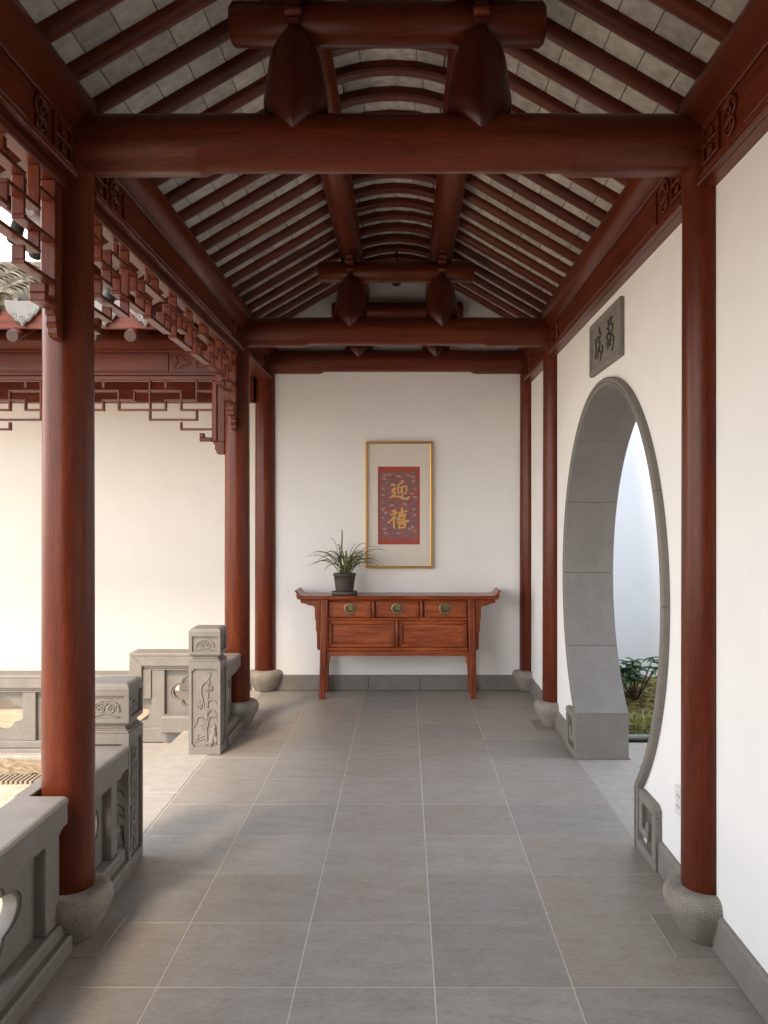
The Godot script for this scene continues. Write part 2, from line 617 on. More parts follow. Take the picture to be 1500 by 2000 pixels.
func build_walls() -> void:
	# the white wall on the right, its moon-shaped opening cut through
	var poly := PackedVector2Array()
	var rc := GATE_R + 0.025
	var half := 0.675
	poly.append(Vector2(-3.2, -0.2))
	poly.append(Vector2(GATE_D - half, -0.2))
	var a0 := -PI / 2 - asin(half / rc)
	var a1 := -PI / 2 + asin(half / rc) - TAU
	for i in 73:
		var a := lerpf(a0, a1, i / 72.0)
		poly.append(Vector2(GATE_D + cos(a) * rc, GATE_Y + sin(a) * rc))
	poly.append(Vector2(GATE_D + half, -0.2))
	poly.append(Vector2(7.24, -0.2))
	poly.append(Vector2(7.24, 2.62))
	poly.append(Vector2(-3.2, 2.62))
	var w := thing("corridor_wall", "long white plastered wall on the right with the moon gate in it", "wall", V(1.19, 0, 2.0))
	var st := begin()
	prism(st, poly, "x", 1.05, 1.33)
	part("plaster_face", st, M.plaster, w)
	for seg in [[-3.2, -1.2], [-1.2, 0.35], [0.35, 1.75], [1.75, 2.905], [3.095, 3.53], [5.395, 5.935], [6.125, 7.2]]:
		var q := begin()
		prism(q, PackedVector2Array([Vector2(1.0495, 0.003), Vector2(1.034, 0.003), Vector2(1.034, 0.118), Vector2(1.039, 0.128), Vector2(1.0495, 0.131)]), "d", seg[0] + 0.0015, seg[1] - 0.0015)
		part("skirting_stone", q, M.stone, w)
	# end wall behind the table
	var e := thing("end_wall", "white wall at the corridor's end behind the wooden table", "wall", V(0, 0, 7.35))
	var ew := begin()
	prism(ew, PackedVector2Array([Vector2(-1.17, -0.2), Vector2(1.33, -0.2), Vector2(1.33, 2.92), Vector2(0.262, 3.46), Vector2(-0.06, 3.52), Vector2(-0.375, 3.46), Vector2(-1.17, 2.98)]), "d", 7.24, 7.5)
	part("plaster_face", ew, M.plaster, e)
	var xs := [-1.07, -0.64, -0.3, 0.13, 0.57, 0.965]
	for i in 5:
		var q := begin()
		bx(q, xs[i] + 0.001, xs[i + 1] - 0.001, 0.002, 0.132, 7.222, 7.2395, 0.003)
		part("skirting_stone", q, M.stone, e)
	# the wall of the side wing across the courtyard
	var c := thing("courtyard_wall", "bright white wall behind the far stone railing at left", "wall", V(-4, 0, 7.35))
	var cw := begin()
	bx(cw, -9.0, -1.172, -0.4, 2.95, 7.242, 7.5)
	part("plaster_face", cw, M.courtyard_plaster, c)
	var dd := -1.28
	while dd > -6.0:
		var q := begin()
		var low := 0.0 if dd > -1.89 else -0.15
		bx(q, dd - 0.6, dd - 0.003, low, low + 0.15, 7.22, 7.2415, 0.003)
		part("skirting_stone", q, M.stone, c)
		dd -= 0.61
	var rw := begin()
	bx(rw, -1.6, 1.33, -0.3, 3.6, -3.5, -3.21)
	tag(part("rear_wall", rw, M.plaster), "white wall closing the corridor behind the viewer", "wall")
	rw = begin()
	bx(rw, -1.6, -1.35, -0.3, 2.95, -3.2, 0.35)
	tag(part("side_wall", rw, M.plaster), "white wall on the courtyard side behind the viewer", "wall")
	var bm := begin()
	bx(bm, -6.0, -1.25, 2.40, 2.62, 7.16, 7.2405, 0.004)
	tag(part("wall_beam", bm, M.wood_x), "dark wooden board beam along the top of the courtyard wall", "beam")


func build_moon_gate() -> void:
	var g := thing("moon_gate", "grey stone surround of the round moon gate in white wall", "gate surround", V(1.19, 0, GATE_D))
	# profile across the ring: distance from the centre, x
	var R := GATE_R
	var prof := [Vector2(R, 1.336), Vector2(R, 1.026), Vector2(R + 0.006, 1.020), Vector2(R + 0.014, 1.020), Vector2(R + 0.016, 1.026), Vector2(R + 0.019, 1.026), Vector2(R + 0.022, 1.018), Vector2(R + 0.036, 1.018), Vector2(R + 0.042, 1.026), Vector2(R + 0.042, 1.0495), Vector2(R + 0.03, 1.06), Vector2(R + 0.03, 1.336)]
	var half := asin(0.66 / R)
	var from := -PI / 2 + half
	var total := TAU - half * 2.0
	var cuts := 11
	for k in cuts:
		var a0 := from + total * k / cuts + (0.0014 if k > 0 else 0.0)
		var a1 := from + total * (k + 1) / cuts - 0.0014
		var st := begin()
		var steps := 8
		for i in steps:
			var t0 := lerpf(a0, a1, i / float(steps))
			var t1 := lerpf(a0, a1, (i + 1) / float(steps))
			for j in prof.size():
				var p: Vector2 = prof[j]
				var q: Vector2 = prof[(j + 1) % prof.size()]
				quad(st, ring_at(p, t0), ring_at(p, t1), ring_at(q, t1), ring_at(q, t0))
		for t in [a0, a1]:
			for j in range(1, prof.size() - 1):
				tri(st, ring_at(prof[0], t), ring_at(prof[j], t), ring_at(prof[j + 1], t))
		part("arch_stone", st, M.stone_gate if k % 3 else M.stone, g)
	var foot := GATE_Y - sqrt(R * R - 0.66 * 0.66)
	for sgn in [-1.0, 1.0]:
		var d0: float = GATE_D + sgn * 0.66
		var st := begin()
		bx(st, 1.02, 1.338, 0.0, foot - 0.001, d0, d0 + sgn * 0.045, 0.004)
		bx(st, 1.0135, 1.03, 0.004, foot - 0.012, d0 + sgn * 0.012, d0 + sgn * 0.026, 0.003)
		part("jamb_block", st, M.stone_gate, g)
	# carved fret stones on either side of the gate foot
	for sgn in [1.0, -1.0]:
		var dj: float = GATE_D + sgn * 0.703
		var o := thing("fret_stone", "grey carved fret stone at the moon gate's foot, " + ("far side by the second column" if sgn > 0 else "near side by the nearest column"), "carved stone", V(1.03, 0, dj + sgn * 0.1), "fret stones at the gate foot")
		var st := begin()
		# stiles, head, sill and the turned-in key
		bx(st, 1.02, 1.049, 0.0, 0.04, dj, dj + sgn * 0.27, 0.005)
		part("sill", st, M.stone, o)
		st = begin()
		bx(st, 1.0195, 1.049, 0.0405, 0.222, dj + sgn * 0.225, dj + sgn * 0.27, 0.004)
		part("stile", st, M.stone_gate, o)
		st = begin()
		prism(st, PackedVector2Array([Vector2(dj + sgn * 0.03, 0.223), Vector2(dj + sgn * 0.27, 0.223), Vector2(dj + sgn * 0.27, 0.252), Vector2(dj + sgn * 0.24, 0.268), Vector2(dj + sgn * 0.03, 0.268)]), "x", 1.0195, 1.049, 0.004)
		part("head", st, M.stone_gate, o)
		st = begin()
		bx(st, 1.02, 1.049, 0.085, 0.2225, dj + sgn * 0.03, dj + sgn * 0.07, 0.004)
		bx(st, 1.02, 1.049, 0.085, 0.12, dj + sgn * 0.0705, dj + sgn * 0.16, 0.004)
		bx(st, 1.022, 1.049, 0.1205, 0.16, dj + sgn * 0.125, dj + sgn * 0.16, 0.004)
		part("key", st, M.stone, o)
		st = begin()
		bx(st, 1.043, 1.0492, 0.0405, 0.2225, dj + sgn * 0.0705, dj + sgn * 0.2245)
		part("backing", st, M.stone_dark, o)


func ring_at(p: Vector2, t: float) -> Vector3:
	return V(p.y, GATE_Y + sin(t) * p.x, GATE_D + cos(t) * p.x)


# ---------------------------------------------------------------- columns
func column(at: Vector3, label: String, below := 0.0) -> Node3D:
	var o := thing("column", label, "column", at, "round wooden columns of the corridor")
	var st := begin(true)
	var c := at
	st.set_smooth_group(0)
	tube(st, [c + Vector3(0, 0.15, 0), c + Vector3(0, 0.155, 0), c + Vector3(0, 1.4, 0), c + Vector3(0, 2.775, 0)], [0.086, 0.0885, 0.0865, 0.083], 36)
	part("shaft", st, M.wood_y, o)
	st = begin(true)
	lathe(st, c, [Vector2(0.0, 0.004), Vector2(0.086, 0.004), Vector2(0.092, 0.012), Vector2(0.104, 0.035), Vector2(0.124, 0.068), Vector2(0.142, 0.102), Vector2(0.149, 0.13), Vector2(0.1475, 0.15), Vector2(0.139, 0.166), Vector2(0.122, 0.175), Vector2(0.105, 0.177), Vector2(0.0, 0.176)], 40)
	part("stone_base", st, M.granite, o)
	return o


func build_columns() -> void:
	var spots := [
		[-1.165, 3.0, "round red-brown column nearest on the left, rising through the low stone rail"],
		[-1.165, 6.03, "round red-brown column behind the far carved stone post"],
		[-1.165, 7.25, "round red-brown column at left corner of the end wall"],
		[1.05, 3.0, "round red-brown column nearest on the right, set into the white wall"],
		[1.05, 6.03, "round red-brown column in the white wall just beyond the moon gate"],
		[1.05, 7.25, "round red-brown column at right corner of the end wall"]]
	for p in spots:
		var o := column(V(p[0], 0, p[1]), p[2])
		if p[1] > 7:
			continue
		var st := begin()
		var x0: float = p[0] - 0.155
		var x1: float = p[0] + 0.155
		if p[0] > 0:
			x1 = 1.049
		bx(st, x0, x1, -0.02, 0.0035, p[1] - 0.155, p[1] + 0.155, 0.002)
		part("pad_stone", st, M.pad, o)


# ---------------------------------------------------------------- beams and posts
func tie_beam(d: float, label: String, r := 0.1) -> void:
	var o := thing("tie_beam", label, "beam", V(-0.058, 2.645, d), "round cross beams between the columns")
	var yc := 2.742
	var st := begin()
	var n := 40
	# sections along x: ends have a squared foot, the middle is round
	var xs := [[-1.165, 1], [-0.715, 1], [-0.705, 1], [-0.69, 0.75], [-0.665, 0.0], [-0.3, 0], [0.2, 0], [0.545, 0.0], [0.57, 0.75], [0.585, 1], [0.595, 1], [1.05, 1]]
	var rings := []
	for sct in xs:
		var ring := []
		for k in n:
			var a := TAU * k / n
			var p := Vector2(sin(a), cos(a)) * r       # x: depth offset, y: up
			var q := Vector2(p.x, p.y * 0.97)
			if p.y < -0.045:
				var f := clampf((-p.y - 0.045) / 0.055, 0, 1)
				q = Vector2(signf(p.x) * lerpf(absf(p.x), minf(absf(p.x), 0.052), 1.0) if f > 0.55 else p.x, -lerpf(0.045, 0.104, pow(f, 0.8)))
				if f > 0.86:
					q.y = -0.104
			var e: float = sct[1]
			var u := Vector2(p.x, p.y * 0.965 + 0.002).lerp(q, e)
			ring.append(V(sct[0], yc + u.y, d + u.x))
		rings.append(ring)
	st.set_smooth_group(0)
	for i in rings.size() - 1:
		for k in n:
			var k2 := (k + 1) % n
			quad(st, rings[i][k], rings[i + 1][k], rings[i + 1][k2], rings[i][k2])
	part("log", st, M.wood_x, o)


func melon_post(x: float, d: float, label: String) -> void:
	var o := thing("melon_post", label, "king post", V(x, 2.75, d), "pear-shaped short posts riding on the cross beams")
	var st := begin()
	st.set_smooth_group(0)
	var n := 96
	var m := 18
	var grid := []
	for i in m + 1:
		var row := []
		for k in n:
			var a := TAU * k / n
			var sn := absf(sin(a))
			# the lower edge lies on the beam in a V on either face
			var xb := 0.106 * sin(a)
			var yv := minf(2.755 + 0.90 * absf(xb), 2.841)
			var zb := sqrt(maxf(0.0985 * 0.0985 - pow(yv - 2.742, 2.0), 0.0)) * signf(cos(a))
			var foot := V(x + xb, yv, d - zb)
			var yt := 3.114 - 0.095 * pow(sn, 1.7)
			var t := i / float(m)
			var y := lerpf(yv, yt, pow(t, 0.9))
			var f := clampf((y - 2.87) / 0.25, 0, 1)
			var r := lerpf(0.1135, 0.078, pow(f, 1.15))
			var near := clampf((2.97 - y) / 0.2, 0, 1)
			r *= 1.0 + 0.06 * near * pow(absf(cos(a)), 30.0)
			var w := smoothstep(-0.05, 0.2, t) if i > 0 else 0.0
			row.append(foot.lerp(V(x + sin(a) * r, y, d - cos(a) * r), w))
		grid.append(row)
	for i in m:
		for k in n:
			var k2 := (k + 1) % n
			quad(st, grid[i][k], grid[i + 1][k], grid[i + 1][k2], grid[i][k2])
	var top := V(x, 3.09, d)
	for k in n:
		tri(st, grid[m][k], top, grid[m][(k + 1) % n])
	part("body", st, M.post_wood, o)


func build_beams() -> void:
	var where := ["nearest", "middle", "far"]
	var ds := [3.0, 6.03, 7.17]
	tie_beam(3.0, "thick round cross beam nearest, spanning the first pair of columns")
	tie_beam(6.03, "round cross beam between the second pair of columns")
	tie_beam(7.17, "round cross beam against the end wall above the picture", 0.094)
	for i in 3:
		var d: float = ds[i]
		var o := thing("short_beam", ["short round upper beam nearest, cut off by the top edge", "short round upper beam over the second cross beam", "short round upper beam close to the end wall"][i], "beam", V(-0.058, 3.085, d), "short upper beams under the roof ridge")
		var st := begin()
		log_bar(st, V(-0.6, 3.157, d), V(0.484, 3.157, d), 0.073, 0.073, 28, 0.012)
		part("log", st, M.wood_x, o)
		for sx in [-1.0, 1.0]:
			var x: float = -0.058 + sx * 0.317
			var side := "left" if sx < 0 else "right"
			melon_post(x, d, "pear-shaped wooden post on the %s cross beam, %s of the pair" % [where[i], side])
			var b := thing("carved_bracket", "small dark carved bracket on the %s short upper beam, %s of the pair" % [where[i], side], "bracket", V(x, 3.13, d - 0.08), "carved brackets under the ridge logs")
			var q := begin()
			prism(q, PackedVector2Array([Vector2(d - 0.02, 3.12), Vector2(d - 0.07, 3.118), Vector2(d - 0.092, 3.128), Vector2(d - 0.088, 3.16), Vector2(d - 0.10, 3.175), Vector2(d - 0.125, 3.178), Vector2(d - 0.13, 3.2), Vector2(d - 0.165, 3.21), Vector2(d - 0.175, 3.228), Vector2(d - 0.215, 3.232), Vector2(d - 0.22, 3.25), Vector2(d - 0.02, 3.25)]), "x", x - 0.021, x + 0.021, 0.003)
			part("plate", q, M.post_wood, b)
			q = begin()
			for kk in [[0.098, 3.15, 0.016], [0.128, 3.196, 0.014], [0.172, 3.222, 0.011]]:
				log_bar(q, V(x - 0.028, kk[1], d - kk[0]), V(x + 0.028, kk[1], d - kk[0]), kk[2], kk[2], 12, 0.003)
			part("scroll", q, M.wood_x, b)
	# long logs: two at the eaves, two at the ridge, one length per bay
	var bays := [[-3.2, 3.0], [3.0, 6.03], [6.03, 7.3]]
	var bw := ["over the nearest bay", "over the middle bay", "over the last short bay"]
	for i in 3:
		for sx in [-1.0, 1.0]:
			var o := thing("eave_log", "long round %s eave log resting on the columns %s" % ["courtyard-side" if sx < 0 else "wall-side", bw[i]], "purlin", V(-0.058 + sx * 1.107, 2.75, bays[i][0]), "round eave logs along both sides")
			var st := begin()
			log_bar(st, V(-0.058 + sx * 1.1075, 2.844, bays[i][0] + 0.001), V(-0.058 + sx * 1.1075, 2.844, bays[i][1] - 0.001), 0.1, 0.1, 32, 0.004)
			part("log", st, M.wood_z, o)
			var r := thing("ridge_log", "long round %s ridge log under the arched ceiling %s" % ["left" if sx < 0 else "right", bw[i]], "purlin", V(-0.058 + sx * 0.317, 3.236, bays[i][0]), "round ridge logs below the arched ceiling")
			st = begin()
			log_bar(st, V(-0.058 + sx * 0.317, 3.32, bays[i][0] + 0.001), V(-0.058 + sx * 0.317, 3.32, bays[i][1] - 0.001), 0.084, 0.084, 28, 0.004)
			part("log", st, M.wood_z, r)


# ---------------------------------------------------------------- roof
const SL := 0.585          # rise over run of the slopes
const EDGE := 1.54         # half width out to the eave edge


func rafter_y(u: float) -> float:       # height of a straight rafter's axis, u = distance from the ridge axis
	return 2.986 + SL * (1.107 - u)


const ARC_R := 0.80


func arc_y(u: float) -> float:          # height of a bent rafter's axis
	return rafter_y(0.317) + 0.004 + sqrt(ARC_R * ARC_R - u * u) - sqrt(ARC_R * ARC_R - 0.317 * 0.317)


func build_roof() -> void:
	var cx := -0.058
	var ds := []
	var d := 2.99 - 0.24 * 4
	while d < 7.25:
		ds.append(d)
		d += 0.24
	var lift := 0.002        # brick underside above the rafter axis, square to the slope
	var nrm := Vector2(SL, 1).normalized()
	for sx in [-1.0, 1.0]:
		var eu := EDGE if sx < 0 else 1.95      # the eave over the little garden is deeper
		var o := thing("roof_slope", "%s roof slope seen from below, grey bricks on round rafters" % ("courtyard-side" if sx < 0 else "wall-side"), "roof", V(cx + sx * 0.7, 2.9, 3.0))
		for i in ds.size():
			var st := begin()
			var inner := 0.30
			tube(st, [V(cx + sx * (eu - 0.02), rafter_y(eu - 0.02), ds[i]), V(cx + sx * inner, rafter_y(inner), ds[i])], [0.04], 14, 1.0)
			part("rafter", st, M.rafter_a if rng.randf() < 0.6 else M.rafter_b, o)
		var slope := sqrt(1.0 + SL * SL)
		for i in ds.size():
			var along := 0.0
			var u: float = 0.29
			var shift := rng.randf_range(-0.012, 0.012)
			while u < (1.5 if sx < 0 else 1.18):
				var wdt := 0.142 / slope
				var uc := u + wdt / 2.0 + shift
				var c := Vector2(uc, rafter_y(uc)) + Vector2(nrm.x, nrm.y) * (lift + 0.011 + rng.randf_range(-0.0012, 0.0012))
				var b := Basis(Vector3(0, 0, 1), -sx * atan(SL))
				var t := Transform3D(b, V(cx + sx * c.x, c.y, ds[i] - 0.12 + 0.0))
				var st := begin()
				gbox(st, t, Vector3(0.1395, 0.022, 0.2375), 0.0022)
				part("brick", st, M["brick_%d" % (rng.randi() % 4)], o)
				u += wdt
		# the bed of mortar above the bricks, and the eave board
		var st2 := begin()
		var pl := PackedVector2Array()
		for p in [[0.25, 0.027], [eu + 0.04, 0.027], [eu + 0.04, 0.14], [0.25, 0.2]]:
			pl.append(Vector2(cx + sx * (p[0] + nrm.x * 0.0), rafter_y(p[0]) + p[1] * slope + 0.012))
		prism(st2, pl, "d", -3.2, 7.5)
		part("roof_bed", st2, M.roof_bed, o)
		st2 = begin()
		bx(st2, cx + sx * (eu - 0.015), cx + sx * (eu + 0.008), rafter_y(eu) - 0.05, rafter_y(eu) + 0.085, -3.2, 7.48, 0.003)
		part("eave_board", st2, M.wood_z, o)
	# the arch between the ridge logs
	var a := thing("roof_arch", "arched ceiling strip of grey bricks on bent rafters along the ridge", "roof", V(cx, 3.4, 3.0))
	for i in ds.size():
		var st := begin()
		var n := 14
		st.set_smooth_group(-1)
		for k in n:
			var u0 := lerpf(-0.36, 0.36, k / float(n))
			var u1 := lerpf(-0.36, 0.36, (k + 1) / float(n))
			var p := []
			for u in [u0, u1]:
				var dirn := Vector2(u, arc_y(u) - (arc_y(0.0) - ARC_R)).normalized()
				var ax := Vector2(u, arc_y(u))
				var lo := ax - dirn * 0.041
				var hi := ax + dirn * 0.015
				var lo2 := ax - dirn * 0.031
				p.append([V(cx + lo.x, lo.y, ds[i] - 0.026), V(cx + lo2.x, lo2.y, ds[i] - 0.035), V(cx + hi.x, hi.y, ds[i] - 0.035), V(cx + hi.x, hi.y, ds[i] + 0.035), V(cx + lo2.x, lo2.y, ds[i] + 0.035), V(cx + lo.x, lo.y, ds[i] + 0.026)])
			for j in 6:
				st.set_smooth_group(j)
				var j2 := (j + 1) % 6
				quad(st, p[0][j], p[1][j], p[1][j2], p[0][j2])
		part("bent_rafter", st, M.rafter_a, a)
	for i in ds.size():
		for k in range(-2, 4):
			var u := (k - 0.5) * 0.125 + (0.02 if i % 2 else -0.015)
			var dirn := Vector2(u, arc_y(u) - (arc_y(0.0) - ARC_R)).normalized()
			var c := Vector2(u, arc_y(u)) + dirn * 0.013
			var t := Transform3D(Basis(Vector3(0, 0, 1), -atan2(dirn.x, dirn.y)), V(cx + c.x, c.y, ds[i] - 0.12))
			var st := begin()
			gbox(st, t, Vector3(0.126, 0.022, 0.2375), 0.002)
			part("brick", st, M["brick_%d" % (rng.randi() % 4)], a)
	var st3 := begin()
	var arc := PackedVector2Array()
	for k in 15:
		var u := lerpf(-0.4, 0.4, k / 14.0)
		arc.append(Vector2(cx + u, arc_y(u) + 0.042))
	arc.append(Vector2(cx + 0.4, 3.72))
	arc.append(Vector2(cx - 0.4, 3.72))
	prism(st3, arc, "d", -3.2, 7.5)
	part("roof_bed", st3, M.roof_bed, a)
	# gable triangles above the end wall are white plaster behind; close the roof's rear


# ---------------------------------------------------------------- the side wing across the courtyard
func half_pipe(r: float, length: float, up: bool, thick := 0.012, span := 0.5) -> ArrayMesh:
	# a curved roof tile lying along -z (down the slope towards +z), centred on x
	var st := begin(true)
	var n := 10
	var sg := 1.0 if up else -1.0
	var prof := []
	for k in n + 1:
		var a := lerpf(-PI * span, PI * span, k / float(n))
		prof.append([Vector2(sin(a) * r, cos(a) * r * sg), Vector2(sin(a) * (r - thick), cos(a) * (r - thick) * sg)])
	var z0 := length / 2.0
	var z1 := -length / 2.0
	for k in n:
		for side in 2:
			var p: Vector2 = prof[k][side]
			var q: Vector2 = prof[k + 1][side]
			st.set_smooth_group(side)
			quad(st, Vector3(p.x, p.y, z0), Vector3(p.x, p.y, z1), Vector3(q.x, q.y, z1), Vector3(q.x, q.y, z0))
		st.set_smooth_group(-1)
		for z in [z0, z1]:
			var p0: Vector2 = prof[k][0]
			var q0: Vector2 = prof[k + 1][0]
			var p1: Vector2 = prof[k][1]
			var q1: Vector2 = prof[k + 1][1]
			quad(st, Vector3(p0.x, p0.y, z), Vector3(q0.x, q0.y, z), Vector3(q1.x, q1.y, z), Vector3(p1.x, p1.y, z))
	st.generate_normals()
	return st.commit()


func mesh_part(called: String, mesh: Mesh, t: Transform3D, m: Material, parent: Node3D) -> void:
	var mi := MeshInstance3D.new()
	mi.name = called
	mi.mesh = mesh
	mi.material_override = m
	parent.add_child(mi, true)
	mi.transform = Transform3D(t.basis, t.origin - parent.position)


func build_wing() -> void:
	# eave log, panelled board
	var st := begin()
	log_bar(st, V(-5.2, 2.675, 6.03), V(-1.2, 2.675, 6.03), 0.078, 0.078, 28, 0.004)
	tag(part("wing_eave_log", st, M.wood_x), "round eave log of the side wing under the grey tiled roof", "purlin")
	var b := thing("wing_eave_board", "reddish panelled board with carved cloud under the side wing's eave", "eave board", V(-2.2, 2.43, 6.03))
	st = begin()
	bx(st, -5.2, -1.25, 2.432, 2.612, 6.0, 6.05, 0.002)
	part("board", st, M.wood_x, b)
	st = begin()
	bx(st, -5.2, -1.25, 2.597, 2.611, 5.985, 5.9995, 0.003)
	bx(st, -5.2, -1.25, 2.432, 2.452, 5.984, 5.9995, 0.004)
	part("moulding", st, M.wood_x, b)
	st = begin()
	bx(st, -4.0, -1.635, 2.462, 2.586, 5.992, 5.9995, 0.005)
	part("raised_panel", st, M.wood_x, b)
	st = begin()
	var cl := []
	for k in 40:
		var a := TAU * k / 40.0
		var r := 0.034 + 0.014 * cos(3.0 * a + 0.5)
		cl.append(V(-1.545 + cos(a) * r * 1.25, 2.522 + sin(a) * r * 1.1, 5.9985))
	tube(st, cl, [0.0042], 6, 1.0, true)
	for pl in [[[-1.44, 2.56], [-1.44, 2.485], [-1.33, 2.485], [-1.33, 2.56], [-1.44, 2.56]], [[-1.44, 2.522], [-1.37, 2.522], [-1.37, 2.505], [-1.40, 2.505]]]:
		var pts := []
		for p in pl:
			pts.append(V(p[0], p[1], 5.9985))
		tube(st, pts, [0.004], 6)
	part("carving", st, M.wood_x, b)
	# roof: bed, ceiling boards, rafter ends, eave board, then the tiles
	var r := thing("wing_roof", "grey curved-tile roof of the side wing with fan-shaped drip tiles", "roof", V(-2.4, 2.7, 5.45))
	st = begin()
	prism(st, PackedVector2Array([Vector2(5.47, 2.735), Vector2(6.62, 3.235), Vector2(7.75, 2.735), Vector2(7.75, 2.70), Vector2(6.62, 3.20), Vector2(5.47, 2.70)]), "x", -7.5, -1.56)
	part("roof_bed", st, M.roof_bed, r)
	st = begin()
	bx(st, -6.0, -1.50, 2.635, 2.752, 5.445, 5.468, 0.003)
	part("eave_board", st, M.wood_x, r)
	for k in 12:
		st = begin()
		var x := -1.71 - 0.2455 * k
		log_bar(st, V(x, 2.582 + 0.0, 5.40), V(x, 3.13, 6.62), 0.04, 0.04, 14, 0.004)
		var rf := part("rafter", st, M.post_wood, r)
		st = begin()
		log_bar(st, V(x, 2.5795, 5.3935), V(x, 2.582, 5.3995), 0.0375, 0.0375, 18, 0.001)
		part("painted_end", st, M.grey_paint, rf)
	var cover := half_pipe(0.09, 0.12, true, 0.012)
	var pan := half_pipe(0.115, 0.12, false, 0.012, 0.32)
	var ang := atan2(0.5, 1.15)
	var basis := Basis(Vector3.RIGHT, ang - 0.33)
	var along := Vector3(0, sin(ang), -cos(ang))
	var step := 0.07
	for k in 12:
		var xp := -1.62 - 0.257 * k
		var xc := xp - 0.1285
		for i in 17:
			var q := V(xp, 2.795, 5.47) + along * (step * i + 0.05)
			var mm: Material = M["roof_tile_%d" % (rng.randi() % 3)]
			if k < 7:
				mesh_part("pan_tile", pan, Transform3D(basis, q + Vector3(0, 0.10, 0)), mm, r)
				mesh_part("cover_tile", cover, Transform3D(Basis(Vector3.UP, rng.randf_range(-0.06, 0.06)) * basis, V(xc, 2.797 + rng.randf_range(-0.003, 0.003), 5.47) + along * (step * i + 0.05)), M["roof_tile_%d" % (rng.randi() % 3)], r)
		# fan-shaped drip tile hanging from each trough
		var d := begin()
		var poly := PackedVector2Array()
		for j in 33:
			var sft := lerpf(-1.0, 1.0, j / 32.0)
			var e := absf(sft)
			var y := -(0.085 * sqrt(maxf(0.0, 1.0 - e * e)) + 0.05 * pow(1.0 - e, 1.6)) * (1.0 + 0.05 * cos(e * PI * 5.0))
			poly.append(Vector2(xp + sft * 0.112, 2.785 + y))
		for j in range(9, -1, -1):
			var t := j / 9.0
			poly.append(Vector2(xp + lerpf(-0.112, 0.112, t), 2.81 - 0.008 * sin(t * PI)))
		prism(d, poly, "d", 5.412, 5.428, 0.003)
		var dm := part("drip_tile", d, M.drip, r)
		if k < 6:
			var rel := begin()
			var rim := []
			for j in range(1, 32):
				var p := poly[j]
				rim.append(V(lerpf(xp, p.x, 0.84), lerpf(2.72, p.y, 0.84) + 0.004, 5.411))
			tube(rel, rim, [0.0032], 5)
			var spiral := []
			for j in 26:
				var a := j * 0.5
				spiral.append(V(xp + cos(a) * 0.0022 * j * 0.45, 2.695 + sin(a) * 0.0022 * j * 0.45, 5.411))
			tube(rel, spiral, [0.003], 5)
			for sx in [-1.0, 1.0]:
				var curl := []
				for j in 14:
					var a := j * 0.42
					curl.append(V(xp + sx * (0.052 + cos(a) * 0.016), 2.712 + sin(a) * 0.014, 5.411))
				tube(rel, curl, [0.0028], 5)
			part("relief", rel, M.drip, dm)
		# scalloped end of each cover row
		if k < 7:
			var e := begin()
			var ep := PackedVector2Array()
			for j in 17:
				var a := PI * j / 16.0
				ep.append(Vector2(xc + cos(a) * (0.098 + 0.004 * cos(a * 16.0)), 2.79 + sin(a) * (0.098 + 0.004 * cos(a * 16.0))))
			for j in range(16, -1, -1):
				var a := PI * j / 16.0
				ep.append(Vector2(xc + cos(a) * 0.07, 2.79 + sin(a) * 0.07))
			prism(e, ep, "d", 5.425, 5.46, 0.003)
			part("cover_end", e, M.roof_tile_0, r)
			e = begin()
			var plug := PackedVector2Array()
			for j in 13:
				plug.append(Vector2(xc + cos(PI * j / 12.0) * 0.074, 2.755 + sin(PI * j / 12.0) * 0.108))
			prism(e, plug, "d", 5.45, 5.6)
			part("mortar_plug", e, M.roof_tile_2, r)
	st = begin()
	log_bar(st, V(-7.5, 3.33, 6.62), V(-1.58, 3.33, 6.62), 0.075, 0.075, 16, 0.01)
	part("ridge_tile", st, M.roof_tile_1, r)
	# wing floor, lower beyond one step
	st = begin()
	bx(st, -1.888, -1.502, -0.2, 0.0, 5.95, 7.235, 0.004)
	tag(part("wing_floor", st, M.stone), "grey stone floor of the side wing behind the far railing", "floor", "", "structure")
	st = begin()
	bx(st, -7.0, -1.89, -0.2, -0.15, 5.98, 7.24, 0.004)
	tag(part("wing_floor_lower", st, M.paving), "lower stone floor of the side wing, one step down behind the long railing", "floor", "", "structure")


